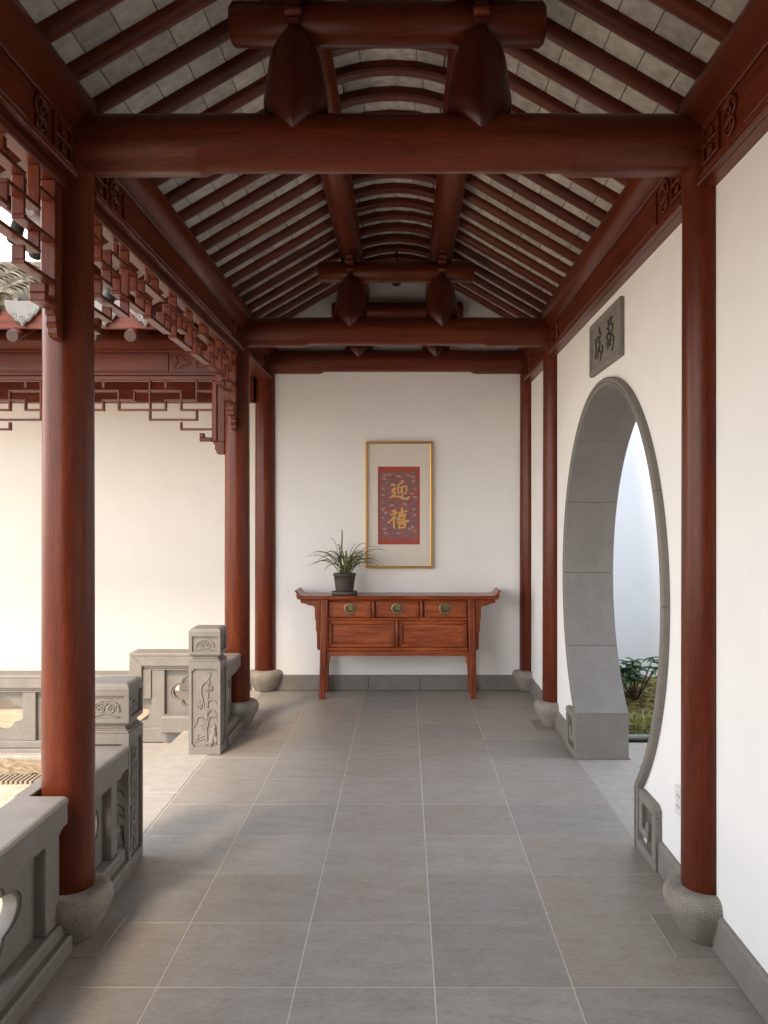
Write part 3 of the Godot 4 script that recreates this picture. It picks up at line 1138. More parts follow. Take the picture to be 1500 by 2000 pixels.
# ---------------------------------------------------------------- boards under the eave logs
func build_eave_boards() -> void:
	var bays := [[-3.2, 2.915, "nearest bay"], [3.085, 5.945, "middle bay"], [6.115, 7.165, "last short bay"]]
	for bay in bays:
		for sx in [-1.0, 1.0]:
			var d0: float = bay[0]
			var d1: float = bay[1]
			var face: float = -0.058 + sx * 1.053      # corridor-side face
			var back: float = -0.058 + sx * 1.16
			var o := thing("eave_board", "dark carved board under the %s eave log, %s" % ["courtyard-side" if sx < 0 else "wall-side", bay[2]], "eave board", V(face, 2.6, d0), "carved boards under the eave logs")
			var st := begin()
			var up := 0.03 if sx < 0 else 0.0
			bx(st, face + sx * 0.012, back, 2.565 + up, 2.79, d0, d1)
			part("board", st, M.wood_z, o)
			for trim in [[2.563 + up, 2.582 + up, 0.012, "lower_moulding"], [2.586 + up, 2.602 + up * 0.7, 0.004, "moulding"], [2.752, 2.768, 0.0, "upper_moulding"]]:
				st = begin()
				bx(st, face - sx * trim[2], face + sx * 0.0115, trim[0], trim[1], d0, d1, 0.004)
				part(trim[3], st, M.wood_z, o)
			var len_ := d1 - d0
			var carve := minf(0.36, len_ * 0.3)
			if len_ > 1.2:
				st = begin()
				bx(st, face + sx * 0.003, face + sx * 0.0115, 2.612 + up * 0.6, 2.745, maxf(d0 + carve, -2.0), d1 - carve, 0.004)
				part("raised_panel", st, M.wood_z, o)
			# carved ends: a double scroll and a fret of small squares
			for e in [[d0, 1.0], [d1, -1.0]]:
				if e[0] < 0.0:
					continue
				var q := begin()
				var c0: float = e[0] + e[1] * 0.25
				if len_ < 1.2:
					c0 = e[0] + e[1] * 0.2
				for lobe in [[2.71, 0.03, 0.034], [2.658, 0.024, 0.028]]:
					var pts := []
					for k in 24:
						var a := TAU * k / 24.0
						pts.append(V(face + sx * 0.008, lobe[0] + sin(a) * lobe[2], c0 + cos(a) * lobe[1] * 1.5))
					tube(q, pts, [0.006], 6, 1.0, true)
					var sp := []
					for k in 14:
						var a := k * 0.6
						sp.append(V(face + sx * 0.007, lobe[0] + sin(a) * 0.0016 * k, c0 + cos(a) * 0.0022 * k))
					tube(q, sp, [0.0045], 6)
				part("scroll", q, M.wood_z, o)
				q = begin()
				var f0: float = e[0] + e[1] * 0.02
				var f1: float = e[0] + e[1] * 0.155
				if len_ < 1.2:
					f1 = e[0] + e[1] * 0.11
				for hb in [2.628, 2.684, 2.742]:
					bx(q, face, face + sx * 0.011, hb - 0.005, hb + 0.005, f0, f1, 0.002)
				for vb in [f0, f1]:
					bx(q, face + sx * 0.001, face + sx * 0.011, 2.624, 2.745, vb - 0.006, vb + 0.006, 0.002)
				for hb in [2.656, 2.713]:
					bx(q, face + sx * 0.0005, face + sx * 0.011, hb - 0.012, hb + 0.012, (f0 + f1) / 2 - 0.016, (f0 + f1) / 2 + 0.016, 0.003)
				part("fret", q, M.wood_z, o)


# ---------------------------------------------------------------- hanging lattices
# axis "z": along depth at x = side; axis "x": along x at depth = side. a, b: ends at the columns' faces; top: height under the frame.
func lattice(o: Node3D, axis: String, side: float, a: float, b: float, top: float, units: int, depth: float, segs: Array, from_end := false, wood := "wood_z") -> void:
	var gus := 0.05
	var sw := 0.036
	var sg := signf(b - a)
	var s0 := a + sg * (gus + sw)
	var s1 := b - sg * (gus + sw)
	var u := (s1 - s0) / units
	var rows := [0.0, 0.067, 0.133, 0.2, 0.268, 0.335]
	var hb := 0.0068
	var bar := func(p0: float, p1: float, y0: float, y1: float, dep: float, called: String, bev: float) -> void:
		var st := begin()
		if axis == "z":
			bx(st, side - dep / 2, side + dep / 2, y0, y1, minf(p0, p1), maxf(p0, p1), bev)
		else:
			bx(st, minf(p0, p1), maxf(p0, p1), y0, y1, side - dep / 2, side + dep / 2, bev)
		part(called, st, M[wood] if absf(p1 - p0) > absf(y1 - y0) else M.wood_y, o)
	# frame
	bar.call(a, b, top + 0.001, top + 0.036, depth + 0.014, "top_rail", 0.005)
	for e in [[a, sg, s0], [b, -sg, s1]]:
		var q: float = e[0]
		var dir: float = e[1]
		bar.call(q + dir * gus, q + dir * (gus + sw), top - 0.42, top, depth + 0.012, "stile", 0.005)
		bar.call(q + dir * (gus + sw + 0.0005), q + dir * (gus + sw + 0.085), top - 0.42, top - 0.392, depth + 0.014, "foot", 0.004)
		bar.call(q + dir * (gus + sw + 0.055), q + dir * (gus + sw + 0.0845), top - 0.3915, top - 0.362, depth + 0.013, "foot_block", 0.003)
		bar.call(q, q + dir * (gus - 0.0005), top - 0.42, top, depth * 0.7, "gusset", 0.003)
		# the carved drop below the gusset
		var g := begin()
		var pl := PackedVector2Array()
		for p in [[0.0, -0.4205], [0.078, -0.4205], [0.078, -0.435], [0.066, -0.445], [0.066, -0.462], [0.07, -0.47], [0.058, -0.482], [0.058, -0.497], [0.044, -0.51], [0.0, -0.512]]:
			pl.append(Vector2(q + dir * p[0], top + p[1]))
		if axis == "z":
			prism(g, pl, "x", side - depth * 0.4, side + depth * 0.4, 0.003)
		else:
			prism(g, pl, "d", side - depth * 0.4, side + depth * 0.4, 0.003)
		part("carved_drop", g, M.wood_y, o)
	# bars
	for sgm in segs:
		for mir in [false, true]:
			var u0: float = sgm[1]
			var u1: float = sgm[2] if sgm[0] == "h" else sgm[1]
			if mir and sgm.size() > 4:
				continue
			if mir:
				u0 = units - u0
				u1 = units - u1
			var w := hb - 0.0003 * (int(sgm[1] * 7 + sgm[2] * 3) % 5)
			if sgm[0] == "h":
				var y: float = top - lerp_rows(rows, sgm[3])
				var e0 := s0 + u * minf(u0, u1) - sg * (hb if minf(u0, u1) > 0 else 0.0)
				var e1 := s0 + u * maxf(u0, u1) + sg * (hb if maxf(u0, u1) < units else 0.0)
				bar.call(e0, e1, y - hb, y + hb, depth, "bar", 0.002)
			else:
				var y0: float = top - lerp_rows(rows, sgm[2])
				var y1: float = top - lerp_rows(rows, sgm[3])
				bar.call(s0 + u * u0 - w, s0 + u * u0 + w, y1 + hb + 0.0002, y0 - (hb if sgm[2] > 0 else 0.0), depth - 0.002, "bar", 0.002)
	for k in [3.0, 7.0, units - 3.0, units - 7.0]:
		bar.call(s0 + u * k - 0.011, s0 + u * k + 0.011, top - 0.046, top - 0.003, depth * 0.5, "clip", 0.003)


func lerp_rows(rows: Array, k: float) -> float:
	var i := int(k)
	return rows[i] if i >= rows.size() - 1 else lerpf(rows[i], rows[i + 1], k - i)


# ["v", unit, row, row] or ["h", unit, unit, row]; each is mirrored to the other end
const HALF := [["v", 1, 0, 2], ["h", 1, 3, 2], ["v", 3, 2, 3], ["h", 3, 6, 3], ["v", 6, 1, 3], ["h", 2, 5, 1], ["v", 2, 1, 3], ["h", 0, 2, 3], ["v", 5, 1, 2], ["h", 5, 7, 2], ["v", 7, 2, 3],
	["v", 4, 0, 4], ["h", 1, 4, 4], ["v", 1, 3, 4], ["v", 2, 4.15, 5], ["h", 0, 2, 5], ["h", 0, 1, 1]]
const SHORT_MID := [["h", 6, 9, 1, 1], ["h", 7, 8, 3, 1]]
const LONG_MID := [["h", 6, 9, 1], ["v", 8, 0, 1], ["h", 7, 10, 3], ["v", 10, 1, 3], ["h", 10, 15, 1, 1], ["v", 9, 2, 3], ["h", 9, 11, 2], ["v", 11, 0, 3], ["h", 11, 14, 3, 1], ["v", 12, 1, 2], ["h", 12, 13, 2, 1]]


func build_lattices() -> void:
	var o := thing("hanging_lattice", "dark wooden lattice hanging under the eave between first and second left columns", "lattice", V(-1.165, 2.55, 3.1), "openwork lattices under the eaves")
	lattice(o, "z", -1.165, 3.086, 5.944, 2.556, 25, 0.041, HALF + LONG_MID)
	o = thing("hanging_lattice", "dark wooden lattice hanging at the left edge, before the nearest column", "lattice", V(-1.165, 2.55, 2.9), "openwork lattices under the eaves")
	lattice(o, "z", -1.165, 2.914, 0.37, 2.556, 22, 0.041, HALF + LONG_MID)
	o = thing("hanging_lattice", "orange-brown lattice of thin bars under the side wing's panelled board", "lattice", V(-1.3, 2.4, 6.03), "openwork lattices under the eaves")
	lattice(o, "x", 6.03, -1.252, -3.05, 2.396, 15, 0.04, HALF + SHORT_MID, false, "wood_x")


# ---------------------------------------------------------------- stone railings and posts
const CAP := [[-0.0925, 0.508], [-0.086, 0.516], [-0.078, 0.519], [0.078, 0.519], [0.086, 0.516], [0.0925, 0.508], [0.0925, 0.498], [0.089, 0.494], [0.089, 0.43], [0.074, 0.426], [0.074, 0.412], [0.066, 0.406], [0.066, 0.396], [-0.066, 0.396], [-0.066, 0.406], [-0.074, 0.412], [-0.074, 0.426], [-0.089, 0.43], [-0.089, 0.494], [-0.0925, 0.498]]


func rail_poly(prof: Array, c: float, dy := 0.0) -> PackedVector2Array:
	var p := PackedVector2Array()
	for q in prof:
		p.append(Vector2(c + q[0], q[1] + dy))
	return p


# a railing along depth at x = -1.2125
func side_rail(o: Node3D, d0: float, d1: float, stiles: Array, holes: Array) -> void:
	var c := -1.2125
	var st := begin()
	prism(st, rail_poly(CAP, c), "d", d0, d1, 0.003)
	part("cap", st, M.stone, o)
	st = begin()
	prism(st, PackedVector2Array([Vector2(c - 0.105, 0.0035), Vector2(c + 0.105, 0.0035), Vector2(c + 0.105, 0.05), Vector2(c + 0.098, 0.058), Vector2(c - 0.098, 0.058), Vector2(c - 0.105, 0.05)]), "d", d0, d1)
	part("plinth", st, M.stone, o)
	st = begin()
	prism(st, PackedVector2Array([Vector2(c - 0.078, 0.0585), Vector2(c + 0.078, 0.0585), Vector2(c + 0.078, 0.092), Vector2(c + 0.07, 0.102), Vector2(c - 0.07, 0.102), Vector2(c - 0.078, 0.092)]), "d", d0, d1)
	part("bottom_rail", st, M.stone, o)
	for s_ in stiles:
		st = begin()
		bx(st, c - 0.062, c + 0.062, 0.1025, 0.3955, s_[0], s_[1], 0.003)
		part("stile", st, M.stone, o)
	for h in holes:
		st = begin()
		holed(st, "x", h[0], h[1], 0.1025, 0.3955, Vector2(h[2], 0.262), Vector2(h[3], 0.112), c + 0.026, c - 0.026)
		part("pierced_panel", st, M.stone, o)


func wing_rail(o: Node3D, x0: float, x1: float, b0: float, b1: float, dy: float, stiles: Array, panels: Array) -> void:
	var c := 6.03
	var st := begin()
	var pl := rail_poly(CAP, c, dy)
	prism(st, pl, "x", x0, x1, 0.003)
	part("cap", st, M.stone, o)
	st = begin()
	bx(st, b0, b1, -0.2 if dy < 0 else dy + 0.002, dy + 0.012, c - 0.108, c + 0.1, 0.006)
	part("plinth", st, M.stone, o)
	st = begin()
	bx(st, b0, b1, dy + 0.0125, dy + 0.06, c - 0.08, c + 0.08, 0.005)
	part("bottom_rail", st, M.stone, o)
	for s_ in stiles:
		st = begin()
		bx(st, s_[0], s_[1], s_[2] if s_.size() > 2 else dy + 0.0605, dy + 0.3955, c - 0.062, c + 0.062, 0.003)
		part("stile", st, M.stone, o)
	for h in panels:
		st = begin()
		if h.size() > 2:
			holed(st, "d", h[0], h[1], dy + 0.0605, dy + 0.3955, Vector2(h[2], dy + 0.235), Vector2(h[3], 0.108), c - 0.03, c + 0.02)
			part("pierced_panel", st, M.stone, o)
		else:
			bx(st, h[0], h[1], dy + 0.0605, dy + 0.3955, c - 0.03, c + 0.02)
			part("panel", st, M.stone, o)


func stone_post(d0: float, label: String) -> Node3D:
	var x0 := -1.315
	var x1 := -1.122
	var d1 := d0 + 0.193
	var o := thing("stone_post", label, "stone post", V(-1.2185, 0, d0 + 0.0965), "carved posts of the stone railing")
	var cxp := (x0 + x1) / 2
	var cdp := (d0 + d1) / 2
	var st := begin()
	# body, its panels cut in as frames proud of a core
	var e := 0.013
	bx(st, x0 + e, x1 - e, 0.0035, 0.569, d0 + e, d1 - e)
	part("shaft", st, M.stone, o)
	st = begin()
	frame_band(st, x0, x1, d0, d1, 0.0035, 0.05, e)
	frame_band(st, x0, x1, d0, d1, 0.527, 0.569, e)
	for f in [[x0, x0 + 0.018], [x1 - 0.018, x1]]:
		bx(st, f[0], f[1], 0.0502, 0.5268, d0, d0 + 0.018)
		bx(st, f[0], f[1], 0.0502, 0.5268, d1 - 0.018, d1)
	# notched corners of the front and side panels
	for y in [[0.0503, 1.0], [0.5267, -1.0]]:
		for f in [[x0 + 0.0182, 1.0], [x1 - 0.0182, -1.0]]:
			bx(st, f[0], f[0] + f[1] * 0.012, y[0], y[0] + y[1] * 0.012, d0 + 0.0005, d0 + e + 0.002)
		for f in [[d0 + 0.0182, 1.0], [d1 - 0.0182, -1.0]]:
			bx(st, x1 - 0.0005, x1 - e - 0.003, y[0], y[0] + y[1] * 0.012, f[0], f[0] + f[1] * 0.012)
	part("frame", st, M.stone, o)
	# neck: two fillets
	st = begin()
	for band in [[0.5692, 0.578, 0.004], [0.5782, 0.585, 0.012], [0.5852, 0.601, 0.018], [0.6012, 0.606, 0.01], [0.6062, 0.612, 0.003]]:
		bx(st, x0 + band[2], x1 - band[2], band[0], band[1], d0 + band[2], d1 - band[2], 0.002)
	part("neck", st, M.stone, o)
	# head with sunk panels and a chamfered top
	st = begin()
	bx(st, x0 + e, x1 - e, 0.6122, 0.742, d0 + e, d1 - e)
	frame_band(st, x0, x1, d0, d1, 0.6122, 0.630, e)
	frame_band(st, x0, x1, d0, d1, 0.724, 0.742, e)
	for f in [[x0, x0 + 0.02], [x1 - 0.02, x1]]:
		bx(st, f[0], f[1], 0.6302, 0.7238, d0, d0 + 0.02)
		bx(st, f[0], f[1], 0.6302, 0.7238, d1 - 0.02, d1)
	part("head", st, M.stone, o)
	st = begin()
	var top := []
	for lv in [[0.7422, 0.0], [0.748, -0.001], [0.760, 0.003], [0.768, 0.009], [0.772, 0.018]]:
		top.append([V(x0 + lv[1], lv[0], d0 + lv[1]), V(x1 - lv[1], lv[0], d0 + lv[1]), V(x1 - lv[1], lv[0], d1 - lv[1]), V(x0 + lv[1], lv[0], d1 - lv[1])])
	for i in top.size() - 1:
		for k in 4:
			quad(st, top[i][k], top[i + 1][k], top[i + 1][(k + 1) % 4], top[i][(k + 1) % 4])
	quad(st, top[-1][0], top[-1][3], top[-1][2], top[-1][1])
	part("cap", st, M.stone, o)
	# carved clouds on two faces of the head
	st = begin()
	cloud_relief(st, func(u: float, v: float) -> Vector3: return V(cxp + u, 0.678 + v, d0 + e - 0.001))
	cloud_relief(st, func(u: float, v: float) -> Vector3: return V(x1 - e + 0.001, 0.678 + v, cdp + u))
	part("cloud_carving", st, M.stone, o)
	# orchid on the front, bamboo on the corridor side
	st = begin()
	orchid_relief(st, d0 + e - 0.002, x0)
	part("orchid_carving", st, M.stone, o)
	st = begin()
	bamboo_relief(st, x1 - e + 0.002, d0, d1)
	part("bamboo_carving", st, M.stone, o)
	return o


func frame_band(st: SurfaceTool, x0: float, x1: float, d0: float, d1: float, y0: float, y1: float, e: float) -> void:
	bx(st, x0, x1, y0, y1, d0, d0 + e + 0.002)
	bx(st, x0, x1, y0, y1, d1 - e - 0.002, d1)
	bx(st, x0, x0 + e + 0.002, y0, y1, d0 + e + 0.0021, d1 - e - 0.0021)
	bx(st, x1 - e - 0.002, x1, y0, y1, d0 + e + 0.0021, d1 - e - 0.0021)


func cloud_relief(st: SurfaceTool, f: Callable) -> void:
	var rim := []
	for k in 31:
		var a := lerpf(-0.25, PI + 0.25, k / 30.0)
		var w := 1.0 + 0.045 * sin(k * 1.6)
		rim.append(f.call(cos(a) * 0.053 * w, -0.012 + sin(a) * 0.036 * w))
	tube(st, rim, [0.0055], 6)
	var rim2 := []
	for k in 21:
		var a := lerpf(0.0, PI, k / 20.0)
		rim2.append(f.call(cos(a) * 0.041, -0.009 + sin(a) * 0.024))
	tube(st, rim2, [0.004], 6)
	for sg in [-1.0, 1.0]:
		var sp := []
		var rr := []
		for k in 26:
			var a := PI * 0.5 + k * 0.36
			var r := 0.017 * (1.0 - k / 32.0)
			sp.append(f.call(sg * (0.023 + cos(a) * r), -0.012 + sin(a) * r))
			rr.append(0.0042 - k * 0.00004)
		tube(st, sp, rr, 6)
		var tail := []
		for k in 8:
			var t := k / 7.0
			tail.append(f.call(sg * (0.004 + 0.05 * t * t), -0.03 - 0.012 * t + 0.004 * sin(t * PI)))
		tube(st, tail, [0.0038], 6)
	for p in [[0.0, 0.008], [0.012, -0.002], [-0.03, 0.012], [0.034, 0.01]]:
		tube(st, [f.call(p[0] - 0.003, p[1]), f.call(p[0] + 0.003, p[1])], [0.0055], 6)


# curves of the carved orchid, in units of the post's front face (u 0..1 across, y in metres)
func orchid_relief(st: SurfaceTool, d: float, x0: float) -> void:
	var leaves := [
		[[0.54, 0.245], [0.42, 0.34], [0.38, 0.395], [0.43, 0.43], [0.57, 0.455], [0.66, 0.48], [0.66, 0.5], [0.58, 0.506]],
		[[0.55, 0.235], [0.54, 0.3], [0.60, 0.36], [0.62, 0.42], [0.64, 0.455]],
		[[0.57, 0.22], [0.58, 0.30], [0.63, 0.335], [0.72, 0.335], [0.83, 0.325], [0.88, 0.305]],
		[[0.55, 0.20], [0.53, 0.25], [0.6, 0.275], [0.72, 0.275], [0.84, 0.258], [0.87, 0.235]],
		[[0.58, 0.17], [0.63, 0.22], [0.72, 0.236], [0.85, 0.225], [0.89, 0.205]],
		[[0.55, 0.14], [0.50, 0.2], [0.38, 0.232], [0.27, 0.222], [0.22, 0.19], [0.15, 0.165]],
		[[0.57, 0.12], [0.52, 0.17], [0.45, 0.185], [0.38, 0.178]],
		[[0.56, 0.10], [0.5, 0.15], [0.42, 0.158]],
		[[0.56, 0.09], [0.55, 0.2], [0.54, 0.3]]]
	for l in leaves:
		var pts := []
		var rr := []
		var sm := smooth_path(l, 4)
		for i in sm.size():
			var p: Vector2 = sm[i]
			pts.append(V(x0 + p.x * 0.193, p.y, d))
			rr.append(lerpf(0.0068, 0.0036, i / float(sm.size() - 1)))
		tube(st, pts, rr, 6)
	for fl in [[0.62, 0.44], [0.58, 0.40], [0.70, 0.405], [0.30, 0.305], [0.38, 0.315], [0.36, 0.295], [0.62, 0.27]]:
		for k in 5:
			var a: float = k * 1.25 + fl[0] * 9.0
			var c := V(x0 + fl[0] * 0.193, fl[1], d)
			tube(st, [c, c + Vector3(cos(a) * 0.009, sin(a) * 0.012, 0.002), c + Vector3(cos(a) * 0.015, sin(a) * 0.019, 0.0)], [0.003, 0.0052, 0.0018], 6)
	# a rock and low ground
	for rk in [[0.78, 0.14, 0.032], [0.72, 0.1, 0.03], [0.84, 0.1, 0.028], [0.8, 0.175, 0.018], [0.68, 0.075, 0.018]]:
		var c := V(x0 + rk[0] * 0.193, rk[1], d)
		tube(st, [c + Vector3(0, -rk[2], 0), c + Vector3(0.004, -rk[2] * 0.3, 0.001), c + Vector3(-0.003, rk[2] * 0.7, 0), c + Vector3(0, rk[2], 0)], [rk[2] * 0.4, rk[2] * 0.55, rk[2] * 0.4, 0.002], 7, 1.0)
	for gl in [[[0.18, 0.075], [0.35, 0.09], [0.5, 0.1], [0.6, 0.11]], [[0.25, 0.1], [0.4, 0.11], [0.58, 0.125]], [[0.5, 0.06], [0.62, 0.07], [0.7, 0.06]], [[0.22, 0.085], [0.26, 0.105], [0.29, 0.125]]]:
		var pts := []
		for p in smooth_path(gl, 3):
			pts.append(V(x0 + p.x * 0.193, p.y, d))
		tube(st, pts, [0.004], 6)


func smooth_path(pts: Array, n: int) -> Array:
	var c := Curve2D.new()
	for i in pts.size():
		var p := Vector2(pts[i][0], pts[i][1])
		var a := Vector2(pts[maxi(i - 1, 0)][0], pts[maxi(i - 1, 0)][1])
		var b := Vector2(pts[mini(i + 1, pts.size() - 1)][0], pts[mini(i + 1, pts.size() - 1)][1])
		var h := (b - a) / 6.0
		c.add_point(p, -h, h)
	var out := []
	for i in pts.size() - 1:
		for k in n:
			out.append(c.sample(i, k / float(n)))
	out.append(c.sample(pts.size() - 2, 1.0))
	return out


func bamboo_relief(st: SurfaceTool, x: float, d0: float, d1: float) -> void:
	var w := d1 - d0
	for stalk in [[0.34, 0.07, 0.50], [0.52, 0.06, 0.47], [0.64, 0.07, 0.42]]:
		var y: float = stalk[1]
		var u: float = stalk[0]
		while y < stalk[2]:
			var y2 := minf(y + 0.062, stalk[2])
			tube(st, [V(x, y, d0 + u * w), V(x, y + 0.004, d0 + u * w), V(x, y2 - 0.004, d0 + (u + 0.012) * w), V(x, y2, d0 + (u + 0.012) * w)], [0.0072, 0.0052, 0.005, 0.0068], 7)
			u += 0.012
			y = y2
			for k in 4:
				var a := rng.randf_range(-2.6, -0.5) if rng.randf() < 0.7 else rng.randf_range(0.2, 2.9)
				var c := V(x, y, d0 + u * w)
				var l := rng.randf_range(0.022, 0.042)
				var dir := Vector3(0, sin(a) * l, -cos(a) * l)
				var e := c + dir
				if -e.z < d0 + 0.024 or -e.z > d1 - 0.024 or e.y < 0.06 or e.y > 0.515:
					continue
				tube(st, [c, c + dir * 0.4 + Vector3(0.002, 0, 0), e], [0.0022, 0.0052, 0.001], 6)


func build_railings() -> void:
	var o := thing("stone_railing", "grey stone railing at the lower left corner, running up to the nearest column", "railing", V(-1.2125, 0, 2.0), "low stone railings beside the courtyard")
	side_rail(o, 0.36, 2.885, [[0.45, 0.545], [1.56, 1.655], [2.775, 2.885]], [[0.5455, 1.5595, 1.05, 0.2], [1.6555, 2.7745, 2.45, 0.215]])
	var st := begin()
	bx(st, -1.3045, -1.252, 0.44, 0.5185, 2.8855, 3.1145, 0.003)
	part("cap_return", st, M.stone, o)
	o = thing("stone_railing", "short grey stone railing between nearest column and nearer carved post", "railing", V(-1.2125, 0, 3.3), "low stone railings beside the courtyard")
	side_rail(o, 3.115, 3.519, [[3.4, 3.465]], [[3.115, 3.399, 3.255, 0.105]])
	o = thing("stone_railing", "short grey stone railing between the far carved post and second column", "railing", V(-1.2125, 0, 5.7), "low stone railings beside the courtyard")
	side_rail(o, 5.464, 5.93, [[5.56, 5.64]], [[5.6405, 5.93, 5.79, 0.1]])
	stone_post(3.52, "nearer carved stone post, bamboo on its side, cloud on its head")
	stone_post(5.27, "farther carved stone post showing an orchid on its front panel")
	# across the back of the courtyard: a raised length with a mitred end, then a lower one
	o = thing("stone_railing", "raised tan stone railing with mitred end behind the farther carved post", "railing", V(-1.6, 0, 6.03), "low stone railings beside the courtyard")
	wing_rail(o, -1.885, -1.252, -1.654, -1.252, 0.0, [[-1.745, -1.655, -0.0915], [-1.33, -1.252]], [[-1.6545, -1.3305, -1.47, 0.135]])
	st = begin()
	prism(st, PackedVector2Array([Vector2(-1.889, 0.515), Vector2(-1.8035, 0.43), Vector2(-1.8035, 0.2195), Vector2(-1.889, 0.2195)]), "d", 5.936, 6.12, 0.003)
	part("mitred_end", st, M.stone, o)
	st = begin()
	prism(st, PackedVector2Array([Vector2(-1.803, 0.3955), Vector2(-1.7455, 0.3955), Vector2(-1.7455, 0.20), Vector2(-1.803, 0.20)]), "d", 5.956, 6.1, 0.002)
	part("inner_moulding", st, M.stone, o)
	st = begin()
	bx(st, -1.655, -1.29, -0.02, 0.10, 5.86, 5.948, 0.012)
	part("mitred_block", st, M.stone, o)
	o = thing("stone_railing", "long low tan stone railing across the back of the courtyard", "railing", V(-3, -0.15, 6.03), "low stone railings beside the courtyard")
	wing_rail(o, -5.2, -1.8895, -5.2, -1.6545, -0.152, [[-5.2, -5.1], [-3.4, -3.31], [-2.635, -2.545], [-2.19, -2.1]], [[-5.0995, -3.4005], [-3.3095, -2.6355, -2.79, 0.15], [-2.5445, -2.1905], [-2.0995, -1.746, -1.9, 0.13]])


# ---------------------------------------------------------------- the table
func mirror(poly: Array, c: float) -> PackedVector2Array:
	var out := PackedVector2Array()
	for i in range(poly.size() - 1, -1, -1):
		out.append(Vector2(2.0 * c - poly[i][0], poly[i][1]))
	return out


func pva(a: Array) -> PackedVector2Array:
	var out := PackedVector2Array()
	for p in a:
		out.append(Vector2(p[0], p[1]))
	return out


func build_table() -> void:
	var c := -0.0525
	var o := thing("side_table", "long red-brown altar table with upturned ends, three drawers and two panels", "table", V(c, 0, 7.05))
	var st := begin()
	var left := [[-0.80, 0.823], [-0.822, 0.8265], [-0.838, 0.836], [-0.848, 0.850], [-0.857, 0.863], [-0.866, 0.868], [-0.875, 0.864], [-0.876, 0.857], [-0.869, 0.853], [-0.864, 0.847], [-0.861, 0.836], [-0.862, 0.818], [-0.857, 0.801], [-0.846, 0.793]]
	var top := pva(left)
	var r := mirror(left, c)
	top.append_array(r)
	prism(st, top, "d", 6.89, 7.2, 0.003)
	part("tabletop", st, M.table_top, o)
	# carcass
	st = begin()
	bx(st, -0.61, 0.505, 0.385, 0.7925, 6.945, 7.18)
	part("carcass", st, M.table_x, o)
	# legs, splayed a little
	for sx in [-1.0, 1.0]:
		for back in [false, true]:
			st = begin()
			var d0: float = 7.145 if back else 6.9
			var d1: float = d0 + 0.045
			var xt0: float = c + sx * 0.612
			var xt1: float = c + sx * 0.558
			var xb0: float = c + sx * 0.630
			var xb1: float = c + sx * 0.580
			var b := 0.006
			var top_ring := [V(xt0, 0.7922, d0 + b), V(xt0 - sx * b, 0.7922, d0), V(xt1 + sx * b, 0.7922, d0), V(xt1, 0.7922, d0 + b), V(xt1, 0.7922, d1), V(xt0, 0.7922, d1)]
			var e := -0.012 if not back else 0.006
			var bot_ring := [V(xb0, 0.002, d0 + b + e), V(xb0 - sx * b, 0.002, d0 + e), V(xb1 + sx * b, 0.002, d0 + e), V(xb1, 0.002, d0 + b + e), V(xb1, 0.002, d1 + e), V(xb0, 0.002, d1 + e)]
			for k in 6:
				quad(st, top_ring[k], top_ring[(k + 1) % 6], bot_ring[(k + 1) % 6], bot_ring[k])
			for k in range(1, 5):
				tri(st, bot_ring[0], bot_ring[k], bot_ring[k + 1])
			part("leg", st, M.table_y, o)
	# rails
	for rl in [[0.7785, 0.792, 6.921], [0.626, 0.644, 6.912], [0.381, 0.406, 6.912]]:
		st = begin()
		bx(st, c - 0.557, c + 0.557, rl[0], rl[1], rl[2], 6.95, 0.006)
		part("rail", st, M.table_x, o)
	# drawers
	for k in 3:
		var x0: float = [-0.606, -0.231, 0.154][k]
		var x1: float = [-0.266, 0.119, 0.5][k]
		st = begin()
		bx(st, x0, x1, 0.646, 0.7765, 6.929, 6.9555, 0.006)
		var dr := part("drawer", st, M.table_x, o)
		st = begin()
		var edge := [[x0 + 0.02, 0.662], [x0 + 0.03, 0.70], [x0 + 0.018, 0.735], [x0 + 0.04, 0.748], [x0 + 0.05, 0.764], [x0 + 0.09, 0.757], [(x0 + x1) / 2, 0.763], [x1 - 0.09, 0.757], [x1 - 0.05, 0.764], [x1 - 0.04, 0.748], [x1 - 0.018, 0.735], [x1 - 0.03, 0.70], [x1 - 0.02, 0.662]]
		var pts := []
		for p in smooth_path(edge, 3):
			pts.append(V(p.x, p.y, 6.9285))
		tube(st, pts, [0.0022], 5)
		part("incised_line", st, M.table_y, dr)
		var hx: float = [-0.437, -0.059, 0.324][k]
		st = begin()
		var t := Transform3D(Basis(Vector3.RIGHT, PI / 2), Vector3.ZERO)
		var ring := SurfaceTool.new()
		ring.begin(Mesh.PRIMITIVE_TRIANGLES)
		lathe(ring, Vector3.ZERO, [Vector2(0.0, 0.004), Vector2(0.036, 0.0035), Vector2(0.044, 0.004), Vector2(0.0475, 0.002), Vector2(0.048, -0.003), Vector2(0.0, -0.003)], 36)
		ring.generate_normals()
		st.append_from(ring.commit(), 0, Transform3D(t.basis, V(hx, 0.717, 6.925)))
		part("handle_plate", st, M.brass, dr)
		st = begin()
		var bail := []
		for j in 15:
			var a := lerpf(PI * 1.0, PI * 2.0, j / 14.0)
			bail.append(V(hx + cos(a) * 0.027, 0.717 + 0.004 + sin(a) * 0.024, 6.914))
		bail.push_front(V(hx - 0.023, 0.735, 6.919))
		bail.push_back(V(hx + 0.023, 0.735, 6.919))
		tube(st, bail, [0.0046], 8)
		for sx in [-1.0, 1.0]:
			log_bar(st, V(hx + sx * 0.025, 0.727, 6.923), V(hx + sx * 0.025, 0.727, 6.908), 0.0055, 0.0045, 10, 0.001)
		part("bail_handle", st, M.brass_dark, dr)
	for x in [-0.2485, 0.1365]:
		st = begin()
		log_bar(st, V(x, 0.6445, 6.921), V(x, 0.778, 6.921), 0.0135, 0.0135, 14, 0.003)
		part("drawer_divider", st, M.table_y, o)
